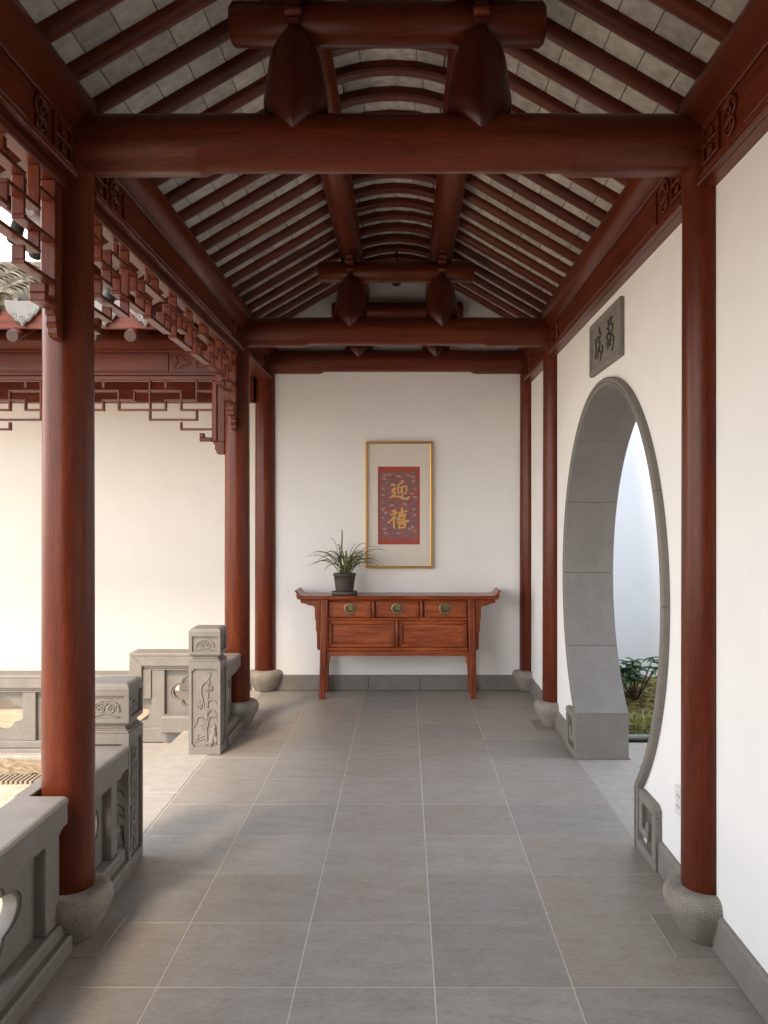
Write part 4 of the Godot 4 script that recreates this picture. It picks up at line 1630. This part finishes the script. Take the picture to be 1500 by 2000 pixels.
	# lower panels
	for pr in [[-0.608, -0.0745], [-0.0445, 0.503]]:
		var x0: float = pr[0]
		var x1: float = pr[1]
		var y0 := 0.409
		var y1 := 0.6245
		var w := 0.032
		st = begin()
		bx(st, x0 + w, x1 - w, y0 + w, y1 - w, 6.929, 6.9505, 0.004)
		var pn := part("panel", st, M.table_x, o)
		for e in [[[x0, y0], [x0 + w, y0 + w], [x0 + w, y1 - w], [x0, y1]], [[x1, y1], [x1 - w, y1 - w], [x1 - w, y0 + w], [x1, y0]]]:
			st = begin()
			prism(st, pva(e), "d", 6.916, 6.951, 0.006)
			part("frame_stile", st, M.table_y, pn)
		for e in [[[x0, y0], [x1, y0], [x1 - w, y0 + w], [x0 + w, y0 + w]], [[x1, y1], [x0, y1], [x0 + w, y1 - w], [x1 - w, y1 - w]]]:
			st = begin()
			prism(st, pva(e), "d", 6.916, 6.951, 0.006)
			part("frame_rail", st, M.table_x, pn)
	st = begin()
	log_bar(st, V(-0.0595, 0.4065, 6.919), V(-0.0595, 0.626, 6.919), 0.0135, 0.0135, 14, 0.003)
	part("panel_divider", st, M.table_y, o)
	# apron with bracketed corners
	st = begin()
	var ap := [[c - 0.571, 0.3805], [c - 0.572, 0.262], [c - 0.563, 0.26], [c - 0.557, 0.272], [c - 0.545, 0.285], [c - 0.543, 0.318], [c - 0.538, 0.333], [c - 0.525, 0.340], [c, 0.340]]
	var poly := pva(ap)
	var m := mirror(ap, c)
	for i in range(1, m.size()):
		poly.append(m[i])
	prism(st, poly, "d", 6.922, 6.94, 0.004)
	part("apron", st, M.table_x, o)
	# side spandrels
	var sp := [[-0.667, 0.789], [-0.832, 0.789], [-0.832, 0.763], [-0.806, 0.759], [-0.785, 0.755], [-0.776, 0.746], [-0.752, 0.743], [-0.728, 0.737], [-0.718, 0.722], [-0.717, 0.634], [-0.710, 0.629], [-0.709, 0.54], [-0.702, 0.534], [-0.700, 0.405], [-0.694, 0.388], [-0.6725, 0.384]]
	for sx in [-1.0, 1.0]:
		st = begin()
		prism(st, pva(sp) if sx < 0 else mirror(sp, c), "d", 6.917, 6.938, 0.004)
		part("spandrel", st, M.table_y, o)
	st = begin()
	bx(st, c - 0.575, c + 0.575, 0.14, 0.165, 7.155, 7.175)
	st = begin()


# ---------------------------------------------------------------- framed calligraphy
func dab(im: Image, x: float, y: float, r: float, c: Color) -> void:
	for j in range(int(y - r) - 1, int(y + r) + 2):
		for i in range(int(x - r) - 1, int(x + r) + 2):
			if i < 0 or j < 0 or i >= im.get_width() or j >= im.get_height():
				continue
			var k := clampf(r + 0.5 - Vector2(i - x, j - y).length(), 0, 1)
			if k > 0:
				im.set_pixel(i, j, im.get_pixel(i, j).lerp(c, k))


func stroke(im: Image, pts: Array, r0: float, r1: float, c: Color, f := Transform2D.IDENTITY) -> void:
	var total := 0.0
	var sm := smooth_path(pts, 10)
	for i in sm.size():
		sm[i] = f * (sm[i] as Vector2)
		if i > 0:
			total += (sm[i] as Vector2).distance_to(sm[i - 1])
	var run := 0.0
	for i in sm.size() - 1:
		var a: Vector2 = sm[i]
		var b: Vector2 = sm[i + 1]
		var n := maxi(1, int(a.distance_to(b) / 0.8))
		for k in n:
			var t := (run + a.distance_to(b) * k / n) / maxf(total, 0.01)
			var p := a.lerp(b, k / float(n))
			dab(im, p.x, p.y, lerpf(r0, r1, t), c)
		run += a.distance_to(b)


func print_texture() -> ImageTexture:
	var w := 400
	var h := 748
	var im := Image.create(w, h, false, Image.FORMAT_RGB8)
	var red := s(168, 48, 12)
	im.fill(red)
	var k := w / 564.0
	var f := Transform2D(0.0, Vector2(k, k), 0.0, Vector2(-333, -488) * k)
	var g := RandomNumberGenerator.new()
	g.seed = 21
	# rows of small blue-grey clouds on the red field
	for row in 22:
		for col in 10:
			var x := 382.0 + col * 51.0 + g.randf_range(-14, 14)
			var y := 564.0 + row * 42.0 + (21.0 if col % 2 else 0.0) + g.randf_range(-9, 9)
			if x > 852 or y > 1462:
				continue
			var c: Color = [s(84, 108, 122), s(98, 112, 138), s(92, 122, 122), s(78, 94, 116)][g.randi() % 4]
			for q in 4:
				var p := f * Vector2(x + (q - 1.5) * 14.0, y + absf(q - 1.5) * 7.0 + g.randf_range(-4, 4))
				dab(im, p.x, p.y, g.randf_range(5.5, 8.0), c)
				dab(im, p.x, p.y, 3.4, c.darkened(0.3))
				dab(im, p.x, p.y, 1.8, c.lightened(0.2))
	# pale curling ribbons at the sides and between the characters
	for sp in [[430, 600], [490, 595], [610, 612], [740, 600], [805, 620], [815, 680], [408, 790], [405, 870], [830, 790], [795, 850], [835, 900], [525, 1008], [700, 992], [400, 1060], [440, 1110], [402, 1180], [820, 1060], [825, 1140], [430, 1330], [440, 1385], [610, 1385], [800, 1300], [825, 1360], [760, 1330], [420, 650]]:
		var c2: Color = [s(214, 176, 150), s(206, 160, 120), s(220, 186, 150)][g.randi() % 3]
		var fl := -1.0 if g.randf() < 0.5 else 1.0
		stroke(im, [[sp[0] - 26, sp[1] + 8 * fl], [sp[0] - 12, sp[1] - 9 * fl], [sp[0], sp[1]], [sp[0] + 12, sp[1] + 9 * fl], [sp[0] + 26, sp[1] - 7 * fl]], 2.6, 1.6, c2, f)
		stroke(im, [[sp[0] - 8, sp[1] + 18], [sp[0] + 4, sp[1] + 12], [sp[0] + 10, sp[1] + 22]], 1.8, 1.2, c2, f)
	# the two gold characters
	var gold := s(216, 168, 84)
	var L := [
		[[[512, 738], [540, 728], [556, 742]], 7, 8], [[[524, 800], [556, 782], [574, 780], [548, 808], [520, 832], [556, 828], [566, 838], [546, 866], [520, 892]], 5.5, 7],
		[[[494, 906], [545, 890], [600, 892], [650, 906], [692, 926], [724, 922], [750, 900]], 6, 9],
		[[[668, 684], [650, 704], [606, 738]], 10, 4], [[[606, 742], [604, 790], [606, 846], [626, 838], [646, 812]], 8, 4],
		[[[640, 776], [676, 760], [716, 750], [716, 790], [712, 836], [692, 850]], 6, 7], [[[656, 768], [656, 820], [662, 892]], 8.5, 6],
		[[[520, 1094], [552, 1084], [572, 1082]], 6, 9], [[[500, 1142], [540, 1124], [580, 1108], [546, 1160], [510, 1212], [468, 1252]], 6, 6],
		[[[544, 1176], [546, 1240], [550, 1314]], 9, 7], [[[566, 1176], [588, 1192], [602, 1214]], 5, 8],
		[[[602, 1116], [656, 1102], [718, 1094]], 7, 8], [[[652, 1054], [656, 1096], [656, 1142]], 9, 7], [[[612, 1148], [654, 1140], [700, 1136]], 6, 7],
		[[[616, 1166], [618, 1186], [622, 1206]], 7, 6], [[[618, 1168], [656, 1162], [694, 1160], [688, 1182], [684, 1202]], 6, 7], [[[624, 1204], [656, 1200], [686, 1198]], 5, 6],
		[[[632, 1216], [640, 1230]], 5, 6], [[[684, 1210], [668, 1230]], 6, 5], [[[596, 1246], [660, 1234], [742, 1222]], 7, 9],
		[[[614, 1268], [616, 1294], [622, 1322]], 8, 7], [[[616, 1270], [660, 1262], [700, 1258], [694, 1290], [688, 1318]], 7, 8], [[[622, 1316], [656, 1312], [688, 1310]], 6, 7]]
	for q in L:
		stroke(im, q[0], q[1] * k * 1.6, q[2] * k * 1.6, gold, f)
	return ImageTexture.create_from_image(im)


func build_picture() -> void:
	var x0 := -0.324
	var x1 := 0.234
	var y0 := 1.024
	var y1 := 2.08
	var o := thing("framed_calligraphy", "gold-framed red print with two golden brush characters on the end wall", "picture", V((x0 + x1) / 2, y0, 7.23))
	var w := 0.019
	for e in [[[x0, y0], [x0 + w, y0 + w], [x0 + w, y1 - w], [x0, y1]], [[x1, y1], [x1 - w, y1 - w], [x1 - w, y0 + w], [x1, y0]], [[x0, y0], [x1, y0], [x1 - w, y0 + w], [x0 + w, y0 + w]], [[x1, y1], [x0, y1], [x0 + w, y1 - w], [x1 - w, y1 - w]]]:
		var st := begin()
		prism(st, pva(e), "d", 7.196, 7.238, 0.005)
		part("frame_side", st, M.gilt, o)
	var st2 := begin()
	var r := [-0.2215, 0.1285, 1.222, 1.872]
	for b in [[x0 + w, r[0], y0 + w, y1 - w], [r[1], x1 - w, y0 + w, y1 - w], [r[0], r[1], y0 + w, r[2]], [r[0], r[1], r[3], y1 - w]]:
		bx(st2, b[0], b[1], b[2], b[3], 7.2155, 7.2225)
	part("mat_board", st2, M.mat_board, o)
	var m := StandardMaterial3D.new()
	m.albedo_texture = print_texture()
	m.roughness = 0.7
	st2 = begin()
	var uv := [Vector2(0, 1), Vector2(1, 1), Vector2(1, 0), Vector2(0, 0)]
	var ps := [V(r[0], r[2], 7.2235), V(r[1], r[2], 7.2235), V(r[1], r[3], 7.2235), V(r[0], r[3], 7.2235)]
	for k in [0, 2, 1, 0, 3, 2]:
		st2.set_uv(uv[k])
		st2.add_vertex(ps[k])
	part("print", st2, m, o)
	st2 = begin()
	bx(st2, x0 + w, x1 - w, y0 + w, y1 - w, 7.224, 7.2375)
	part("backing", st2, M.gilt_dark, o)
	var gl := StandardMaterial3D.new()
	gl.transparency = BaseMaterial3D.TRANSPARENCY_ALPHA
	gl.albedo_color = Color(1, 1, 1, 0.04)
	gl.roughness = 0.02
	M["glass"] = gl
	st2 = begin()
	quad(st2, V(x0 + w, y0 + w, 7.206), V(x0 + w, y1 - w, 7.206), V(x1 - w, y1 - w, 7.206), V(x1 - w, y0 + w, 7.206))
	part("glass_pane", st2, gl, o)


func build_plaque() -> void:
	var o := thing("stone_plaque", "grey stone plaque with two carved characters above the moon gate", "plaque", V(1.04, 2.223, 4.46))
	var d0 := 4.128
	var d1 := 4.80
	var y0 := 2.223
	var y1 := 2.505
	var st := begin()
	bx(st, 1.034, 1.0495, y0 + 0.002, y1 - 0.002, d0 + 0.002, d1 - 0.002)
	part("slab", st, M.stone, o)
	var w := 0.03
	for e in [[[d0, y0], [d0 + w, y0 + w], [d0 + w, y1 - w], [d0, y1]], [[d1, y1], [d1 - w, y1 - w], [d1 - w, y0 + w], [d1, y0]], [[d0, y0], [d1, y0], [d1 - w, y0 + w], [d0 + w, y0 + w]], [[d1, y1], [d0, y1], [d0 + w, y1 - w], [d1 - w, y1 - w]]]:
		st = begin()
		prism(st, pva(e), "x", 1.024, 1.0485, 0.005)
		part("frame_side", st, M.stone, o)
	st = begin()
	for b in [[d0 + 0.036, d1 - 0.036, y0 + 0.036, y0 + 0.042], [d0 + 0.036, d1 - 0.036, y1 - 0.042, y1 - 0.036], [d0 + 0.036, d0 + 0.042, y0 + 0.0425, y1 - 0.0425], [d1 - 0.042, d1 - 0.036, y0 + 0.0425, y1 - 0.0425]]:
		bx(st, 1.0305, 1.038, b[2], b[3], b[0], b[1], 0.001)
	part("fillet", st, M.stone, o)
	var near := [[[4.335, 2.449], [4.287, 2.441]], [[4.380, 2.446], [4.375, 2.421], [4.385, 2.405]], [[4.335, 2.443], [4.326, 2.424], [4.365, 2.414]], [[4.297, 2.411], [4.287, 2.393], [4.311, 2.370], [4.345, 2.350]], [[4.405, 2.409], [4.355, 2.391]], [[4.375, 2.379], [4.415, 2.367], [4.385, 2.346], [4.415, 2.336], [4.405, 2.320]], [[4.326, 2.337], [4.375, 2.335], [4.335, 2.313], [4.375, 2.319], [4.395, 2.302]], [[4.287, 2.352], [4.268, 2.334], [4.277, 2.308], [4.306, 2.278]], [[4.365, 2.382], [4.335, 2.357], [4.355, 2.343]]]
	var far_ := [[[4.579, 2.454], [4.579, 2.432], [4.590, 2.425]], [[4.552, 2.424], [4.552, 2.410], [4.585, 2.399]], [[4.618, 2.409], [4.596, 2.389], [4.612, 2.385]], [[4.663, 2.408], [4.657, 2.382], [4.668, 2.367], [4.640, 2.362]], [[4.563, 2.380], [4.574, 2.353]], [[4.646, 2.355], [4.674, 2.303]], [[4.585, 2.351], [4.629, 2.298]], [[4.520, 2.345], [4.504, 2.323], [4.541, 2.299], [4.568, 2.277]], [[4.585, 2.336], [4.552, 2.313]]]
	for ch in [near, far_]:
		st = begin()
		for l in ch:
			var pts := []
			var rr := []
			var sm := smooth_path(l, 4)
			for i in sm.size():
				pts.append(V(1.0335, sm[i].y, sm[i].x))
				rr.append(0.0075 - 0.003 * i / sm.size())
			tube(st, pts, rr, 7)
		part("carved_character", st, M.stone_ink, o)


# ---------------------------------------------------------------- potted orchid
func blade(st: SurfaceTool, pts: Array, w: float, side: Vector3) -> void:
	var n := pts.size()
	var prev := []
	for i in n:
		var t := i / float(n - 1)
		var ww := w * pow(sin(PI * clampf(0.12 + t * 0.88, 0, 1)), 0.7) * (1.0 - 0.25 * t)
		var a: Vector3 = pts[maxi(i - 1, 0)]
		var b: Vector3 = pts[mini(i + 1, n - 1)]
		var tan_ := (b - a).normalized()
		var sd := (side - tan_ * side.dot(tan_)).normalized()
		var up := sd.cross(tan_)
		var row := [pts[i] - sd * ww + up * ww * 0.5, pts[i], pts[i] + sd * ww + up * ww * 0.5]
		if prev:
			st.set_smooth_group(0)
			quad(st, prev[0], row[0], row[1], prev[1])
			st.set_smooth_group(1)
			quad(st, prev[1], row[1], row[2], prev[2])
		prev = row


func build_plant() -> void:
	var c := V(-0.487, 0.0, 7.03)
	var sa := thing("pot_saucer", "grey round saucer under the potted orchid on the table", "saucer", c + Vector3(0, 0.8235, 0))
	var st := begin(true)
	lathe(st, c, [Vector2(0, 0.8245), Vector2(0.098, 0.8245), Vector2(0.105, 0.829), Vector2(0.107, 0.846), Vector2(0.103, 0.849), Vector2(0.098, 0.847), Vector2(0.096, 0.832), Vector2(0, 0.832)], 40)
	part("dish", st, M.saucer, sa)
	var o := thing("potted_orchid", "potted orchid with thin arching leaves in a dark clay pot", "potted plant", c + Vector3(0, 0.833, 0))
	st = begin(true)
	lathe(st, c, [Vector2(0, 0.8335), Vector2(0.064, 0.8335), Vector2(0.067, 0.838), Vector2(0.073, 0.87), Vector2(0.083, 0.935), Vector2(0.0885, 0.973), Vector2(0.0925, 0.975), Vector2(0.0935, 0.992), Vector2(0.091, 0.995), Vector2(0.085, 0.993), Vector2(0.083, 0.972), Vector2(0, 0.972)], 40)
	part("pot", st, M.pot, o)
	st = begin(true)
	lathe(st, c, [Vector2(0.084, 0.9725), Vector2(0.06, 0.979), Vector2(0.02, 0.983), Vector2(0, 0.984)], 20)
	part("soil", st, M.potting_soil, o)
	var g := RandomNumberGenerator.new()
	g.seed = 5
	var specs := []
	# reach sideways, height of the arc's top above the rim, tip height
	for sp in [[-0.335, 0.17, 0.135], [-0.30, 0.15, 0.06], [-0.26, 0.20, 0.15], [0.37, 0.215, 0.185], [0.34, 0.18, 0.06], [0.30, 0.235, 0.21], [0.25, 0.20, 0.03], [-0.03, 0.32, 0.36], [-0.13, 0.27, 0.29], [-0.17, 0.13, 0.02], [0.29, 0.13, 0.07], [0.12, 0.24, 0.235], [-0.29, 0.2, 0.16], [0.21, 0.25, 0.24]]:
		specs.append(sp + [g.randf_range(-0.07, 0.07)])
	for k in 40:
		var sx := g.randf_range(-0.27, 0.29)
		var hh := g.randf_range(0.13, 0.25) * (1.15 - absf(sx) * 1.1)
		specs.append([sx, hh, hh * g.randf_range(0.1, 0.95), g.randf_range(-0.15, 0.12)])
	for sp in specs:
		var root := c + Vector3(g.randf_range(-0.035, 0.035) + sp[0] * 0.08, 0.977, g.randf_range(-0.03, 0.03))
		var tip := c + Vector3(sp[0], 0.985 + sp[2], sp[3])
		var mid := c + Vector3(sp[0] * 0.42, 0.985 + sp[1] * 1.25, sp[3] * 0.4)
		var pts := []
		for i in 12:
			var t := i / 11.0
			pts.append(root.lerp(mid, t).lerp(mid.lerp(tip, t), t))
		st = begin()
		var out := Vector3(sp[0], 0, sp[3]).normalized()
		var side := out.cross(Vector3.UP).rotated(out, g.randf_range(-0.7, 0.7))
		blade(st, pts, g.randf_range(0.006, 0.0095), side)
		part("leaf", st, M["leaf_%d" % (g.randi() % 4)], o)


# ---------------------------------------------------------------- the little garden behind the moon gate
func build_garden() -> void:
	var st := begin()
	bx(st, 1.332, 4.6, -0.4, -0.022, -1.0, 5.66)
	var base := part("garden_path", st, M.pad)
	tag(base, "stone paving strip just outside the moon gate", "path", "", "structure")
	for i in 6:
		for j in 9:
			var q := begin()
			bx(q, 1.362 + 0.5 * i + 0.002, 1.362 + 0.5 * i + 0.498, -0.04, -0.012 + rng.randf() * 0.002, 3.2 + 0.268 * j + 0.002, 3.2 + 0.268 * j + 0.266, 0.003)
			part("paving_slab", q, M.granite_slab if rng.randf() < 0.5 else M.pad, base)
	# uneven soil with moss
	var n := FastNoiseLite.new()
	n.seed = 9
	n.frequency = 1.1
	n.fractal_octaves = 4
	st = begin(true)
	var nx := 60
	var nd := 50
	var pos := func(i: int, j: int) -> Vector3:
		var x := 1.334 + 3.2 * i / nx
		var d := 5.64 + 1.93 * j / nd
		return V(x, 0.0 + 0.05 * n.get_noise_2d(x * 2.0, d * 2.0) + 0.035 * (d - 5.64), d)
	for i in nx:
		for j in nd:
			quad(st, pos.call(i, j), pos.call(i, j + 1), pos.call(i + 1, j + 1), pos.call(i + 1, j))
	tag(part("garden_soil", st, M.soil), "bare brown soil with moss in the garden behind the moon gate", "soil", "", "structure")
	st = begin()
	bx(st, 1.332, 6.0, -0.4, 3.0, 7.56, 7.8)
	tag(part("garden_wall", st, M.garden_plaster), "tall white wall behind the small garden, seen through the moon gate", "wall")
	st = begin()
	bx(st, 3.3, 3.5, -0.4, 2.6, -1.0, 7.55)
	tag(part("garden_side_wall", st, M.garden_plaster), "white wall closing the far side of the small garden", "wall")
	st = begin(true)
	tube(st, [V(1.34, 0.012, 5.66), V(2.0, 0.014, 5.655), V(3.2, 0.012, 5.66)], [0.017], 12)
	tag(part("garden_pipe", st, M.pipe_grey), "grey pipe lying along the edge of the garden soil", "pipe")
	st = begin()
	bx(st, 1.332, 3.29, -0.4, 2.6, 1.0, 1.25)
	tag(part("garden_end_wall", st, M.garden_plaster), "white wall closing the near end of the small garden", "wall")
	var g := RandomNumberGenerator.new()
	g.seed = 31
	# dead leaves and moss tufts, nobody could count them
	st = begin()
	for k in 1500:
		var x := g.randf_range(1.36, 3.4)
		var d := g.randf_range(5.68, 7.5)
		var y := 0.05 * n.get_noise_2d(x * 2.0, d * 2.0) + 0.035 * (d - 5.64) + 0.004
		var a := g.randf() * TAU
		var l := g.randf_range(0.008, 0.03)
		var u := Vector3(cos(a), g.randf_range(-0.2, 0.5), sin(a)) * l
		var v := Vector3(-sin(a), g.randf_range(0.0, 0.4), cos(a)) * l * 0.5
		var p := V(x, y, d)
		quad(st, p - u, p - v + Vector3(0, 0.003, 0), p + u, p + v + Vector3(0, 0.003, 0))
	tag(part("leaf_litter", st, M.grass_green), "scattered moss and leaf litter on the garden soil", "ground cover", "", "stuff")
	# broad-leaved shrub
	var at := V(1.80, 0.04, 6.75)
	var o := thing("shrub", "dark green broad-leaved shrub against the garden wall behind the gate", "shrub", at)
	for b in 13:
		var a := g.randf() * TAU
		var lean := g.randf_range(0.03, 0.2)
		var tip := at + Vector3(cos(a) * lean, g.randf_range(0.17, 0.33), sin(a) * lean)
		st = begin(true)
		tube(st, [at + Vector3(cos(a) * 0.01, -0.02, sin(a) * 0.01), at.lerp(tip, 0.5) + Vector3(0, -0.02, 0), tip], [0.008, 0.006, 0.004], 7)
		part("branch", st, M.stem, o)
		for k in 11:
			var la := TAU * k / 11.0 * 1.618 * 2.0 + g.randf()
			var el := g.randf_range(-0.35, 0.75)
			var dir := Vector3(cos(la) * cos(el), sin(el), sin(la) * cos(el))
			var ln := g.randf_range(0.07, 0.115)
			var root := tip - Vector3(0, g.randf_range(0.0, 0.05), 0)
			var pts := []
			for i in 6:
				var t := i / 5.0
				pts.append(root + dir * ln * t + Vector3(0, -0.03 * t * t, 0))
			st = begin()
			blade(st, pts, g.randf_range(0.015, 0.022), dir.cross(Vector3.UP).normalized())
			part("leaf", st, M["shrub_%d" % (g.randi() % 3)], o)
	# pale grass tuft near the pipe, darker ones farther back
	for tf in [[1.575, 5.78, 0.2, 70, "pale yellow-green grass tuft beside the grey pipe", "grass_pale"], [2.02, 7.35, 0.12, 50, "small green grass tuft at the foot of the garden wall", "grass_green"], [1.70, 5.95, 0.13, 40, "small green grass tuft behind the pale one", "grass_green"]]:
		var c := V(tf[0], 0.0, tf[1])
		var t_ := thing("grass_tuft", tf[4], "grass tuft", c)
		for k in int(tf[3]):
			var a := g.randf() * TAU
			var rch: float = g.randf_range(0.2, 0.75) * tf[2]
			var hh: float = g.randf_range(0.5, 1.0) * tf[2]
			var root := c + Vector3(g.randf_range(-0.03, 0.03), 0.0, g.randf_range(-0.03, 0.03))
			var mid := root + Vector3(cos(a) * rch * 0.35, hh * 1.2, sin(a) * rch * 0.35)
			var tip := root + Vector3(cos(a) * rch, hh * 0.55, sin(a) * rch)
			var pts := []
			for i in 7:
				var t := i / 6.0
				pts.append(root.lerp(mid, t).lerp(mid.lerp(tip, t), t))
			st = begin()
			blade(st, pts, 0.0024, Vector3(-sin(a), 0, cos(a)))
			part("blade", st, M[tf[5]] if g.randf() < 0.75 else M.grass_green, t_)


# ---------------------------------------------------------------- odds and ends
func build_small_things() -> void:
	var o := thing("wall_socket", "white wall socket low on the right wall beside the near column", "socket", V(1.045, 0.37, 3.29))
	var st := begin()
	bx(st, 1.040, 1.0495, 0.315, 0.425, 3.25, 3.33, 0.003)
	part("plate", st, M.white_plastic, o)
	st = begin()
	for y in [0.35, 0.39]:
		for d in [3.278, 3.302]:
			bx(st, 1.0392, 1.0405, y - 0.006, y + 0.006, d - 0.002, d + 0.002)
	part("slots", st, M.black_metal, o)
	# round fitting at the ridge before the end wall
	o = thing("ceiling_spotlight", "small dark round fitting under the arched ceiling near the end wall", "ceiling light", V(-0.06, 3.3, 6.6))
	st = begin(true)
	log_bar(st, V(-0.06, 3.48, 6.6), V(-0.06, 3.222, 6.6), 0.008, 0.008, 10, 0.002)
	part("rod", st, M.black_metal, o)
	st = begin(true)
	log_bar(st, V(-0.06, 3.30, 6.6), V(-0.06, 3.215, 6.6), 0.034, 0.034, 20, 0.008)
	part("can", st, M.black_metal, o)
	# spotlights under the courtyard eave
	var lamps := [[3.42, "black spotlight under the courtyard eave nearest the left edge"], [3.62, "black spotlight under the courtyard eave just before the nearest column"], [4.5, "black spotlight under the courtyard eave seen through the middle lattice"]]
	for l in lamps:
		var d: float = l[0]
		var s_ := thing("eave_spotlight", l[1], "spotlight", V(-1.53, 2.6, d), "black spotlights under the courtyard eave")
		st = begin(true)
		log_bar(st, V(-1.53, 2.72, d), V(-1.53, 2.64, d), 0.008, 0.008, 8, 0.002)
		part("arm", st, M.black_metal, s_)
		st = begin(true)
		log_bar(st, V(-1.50, 2.64, d - 0.03), V(-1.56, 2.545, d + 0.03), 0.024, 0.028, 16, 0.006)
		part("can", st, M.black_metal, s_)
	o = thing("security_camera", "white security camera hanging under the courtyard eave at upper left", "camera", V(-1.5, 2.65, 3.48))
	st = begin(true)
	log_bar(st, V(-1.5, 2.72, 3.5), V(-1.5, 2.69, 3.5), 0.02, 0.02, 12, 0.003)
	part("mount", st, M.white_plastic, o)
	st = begin(true)
	log_bar(st, V(-1.5, 2.665, 3.44), V(-1.5, 2.675, 3.58), 0.03, 0.03, 20, 0.006)
	part("housing", st, M.white_plastic, o)
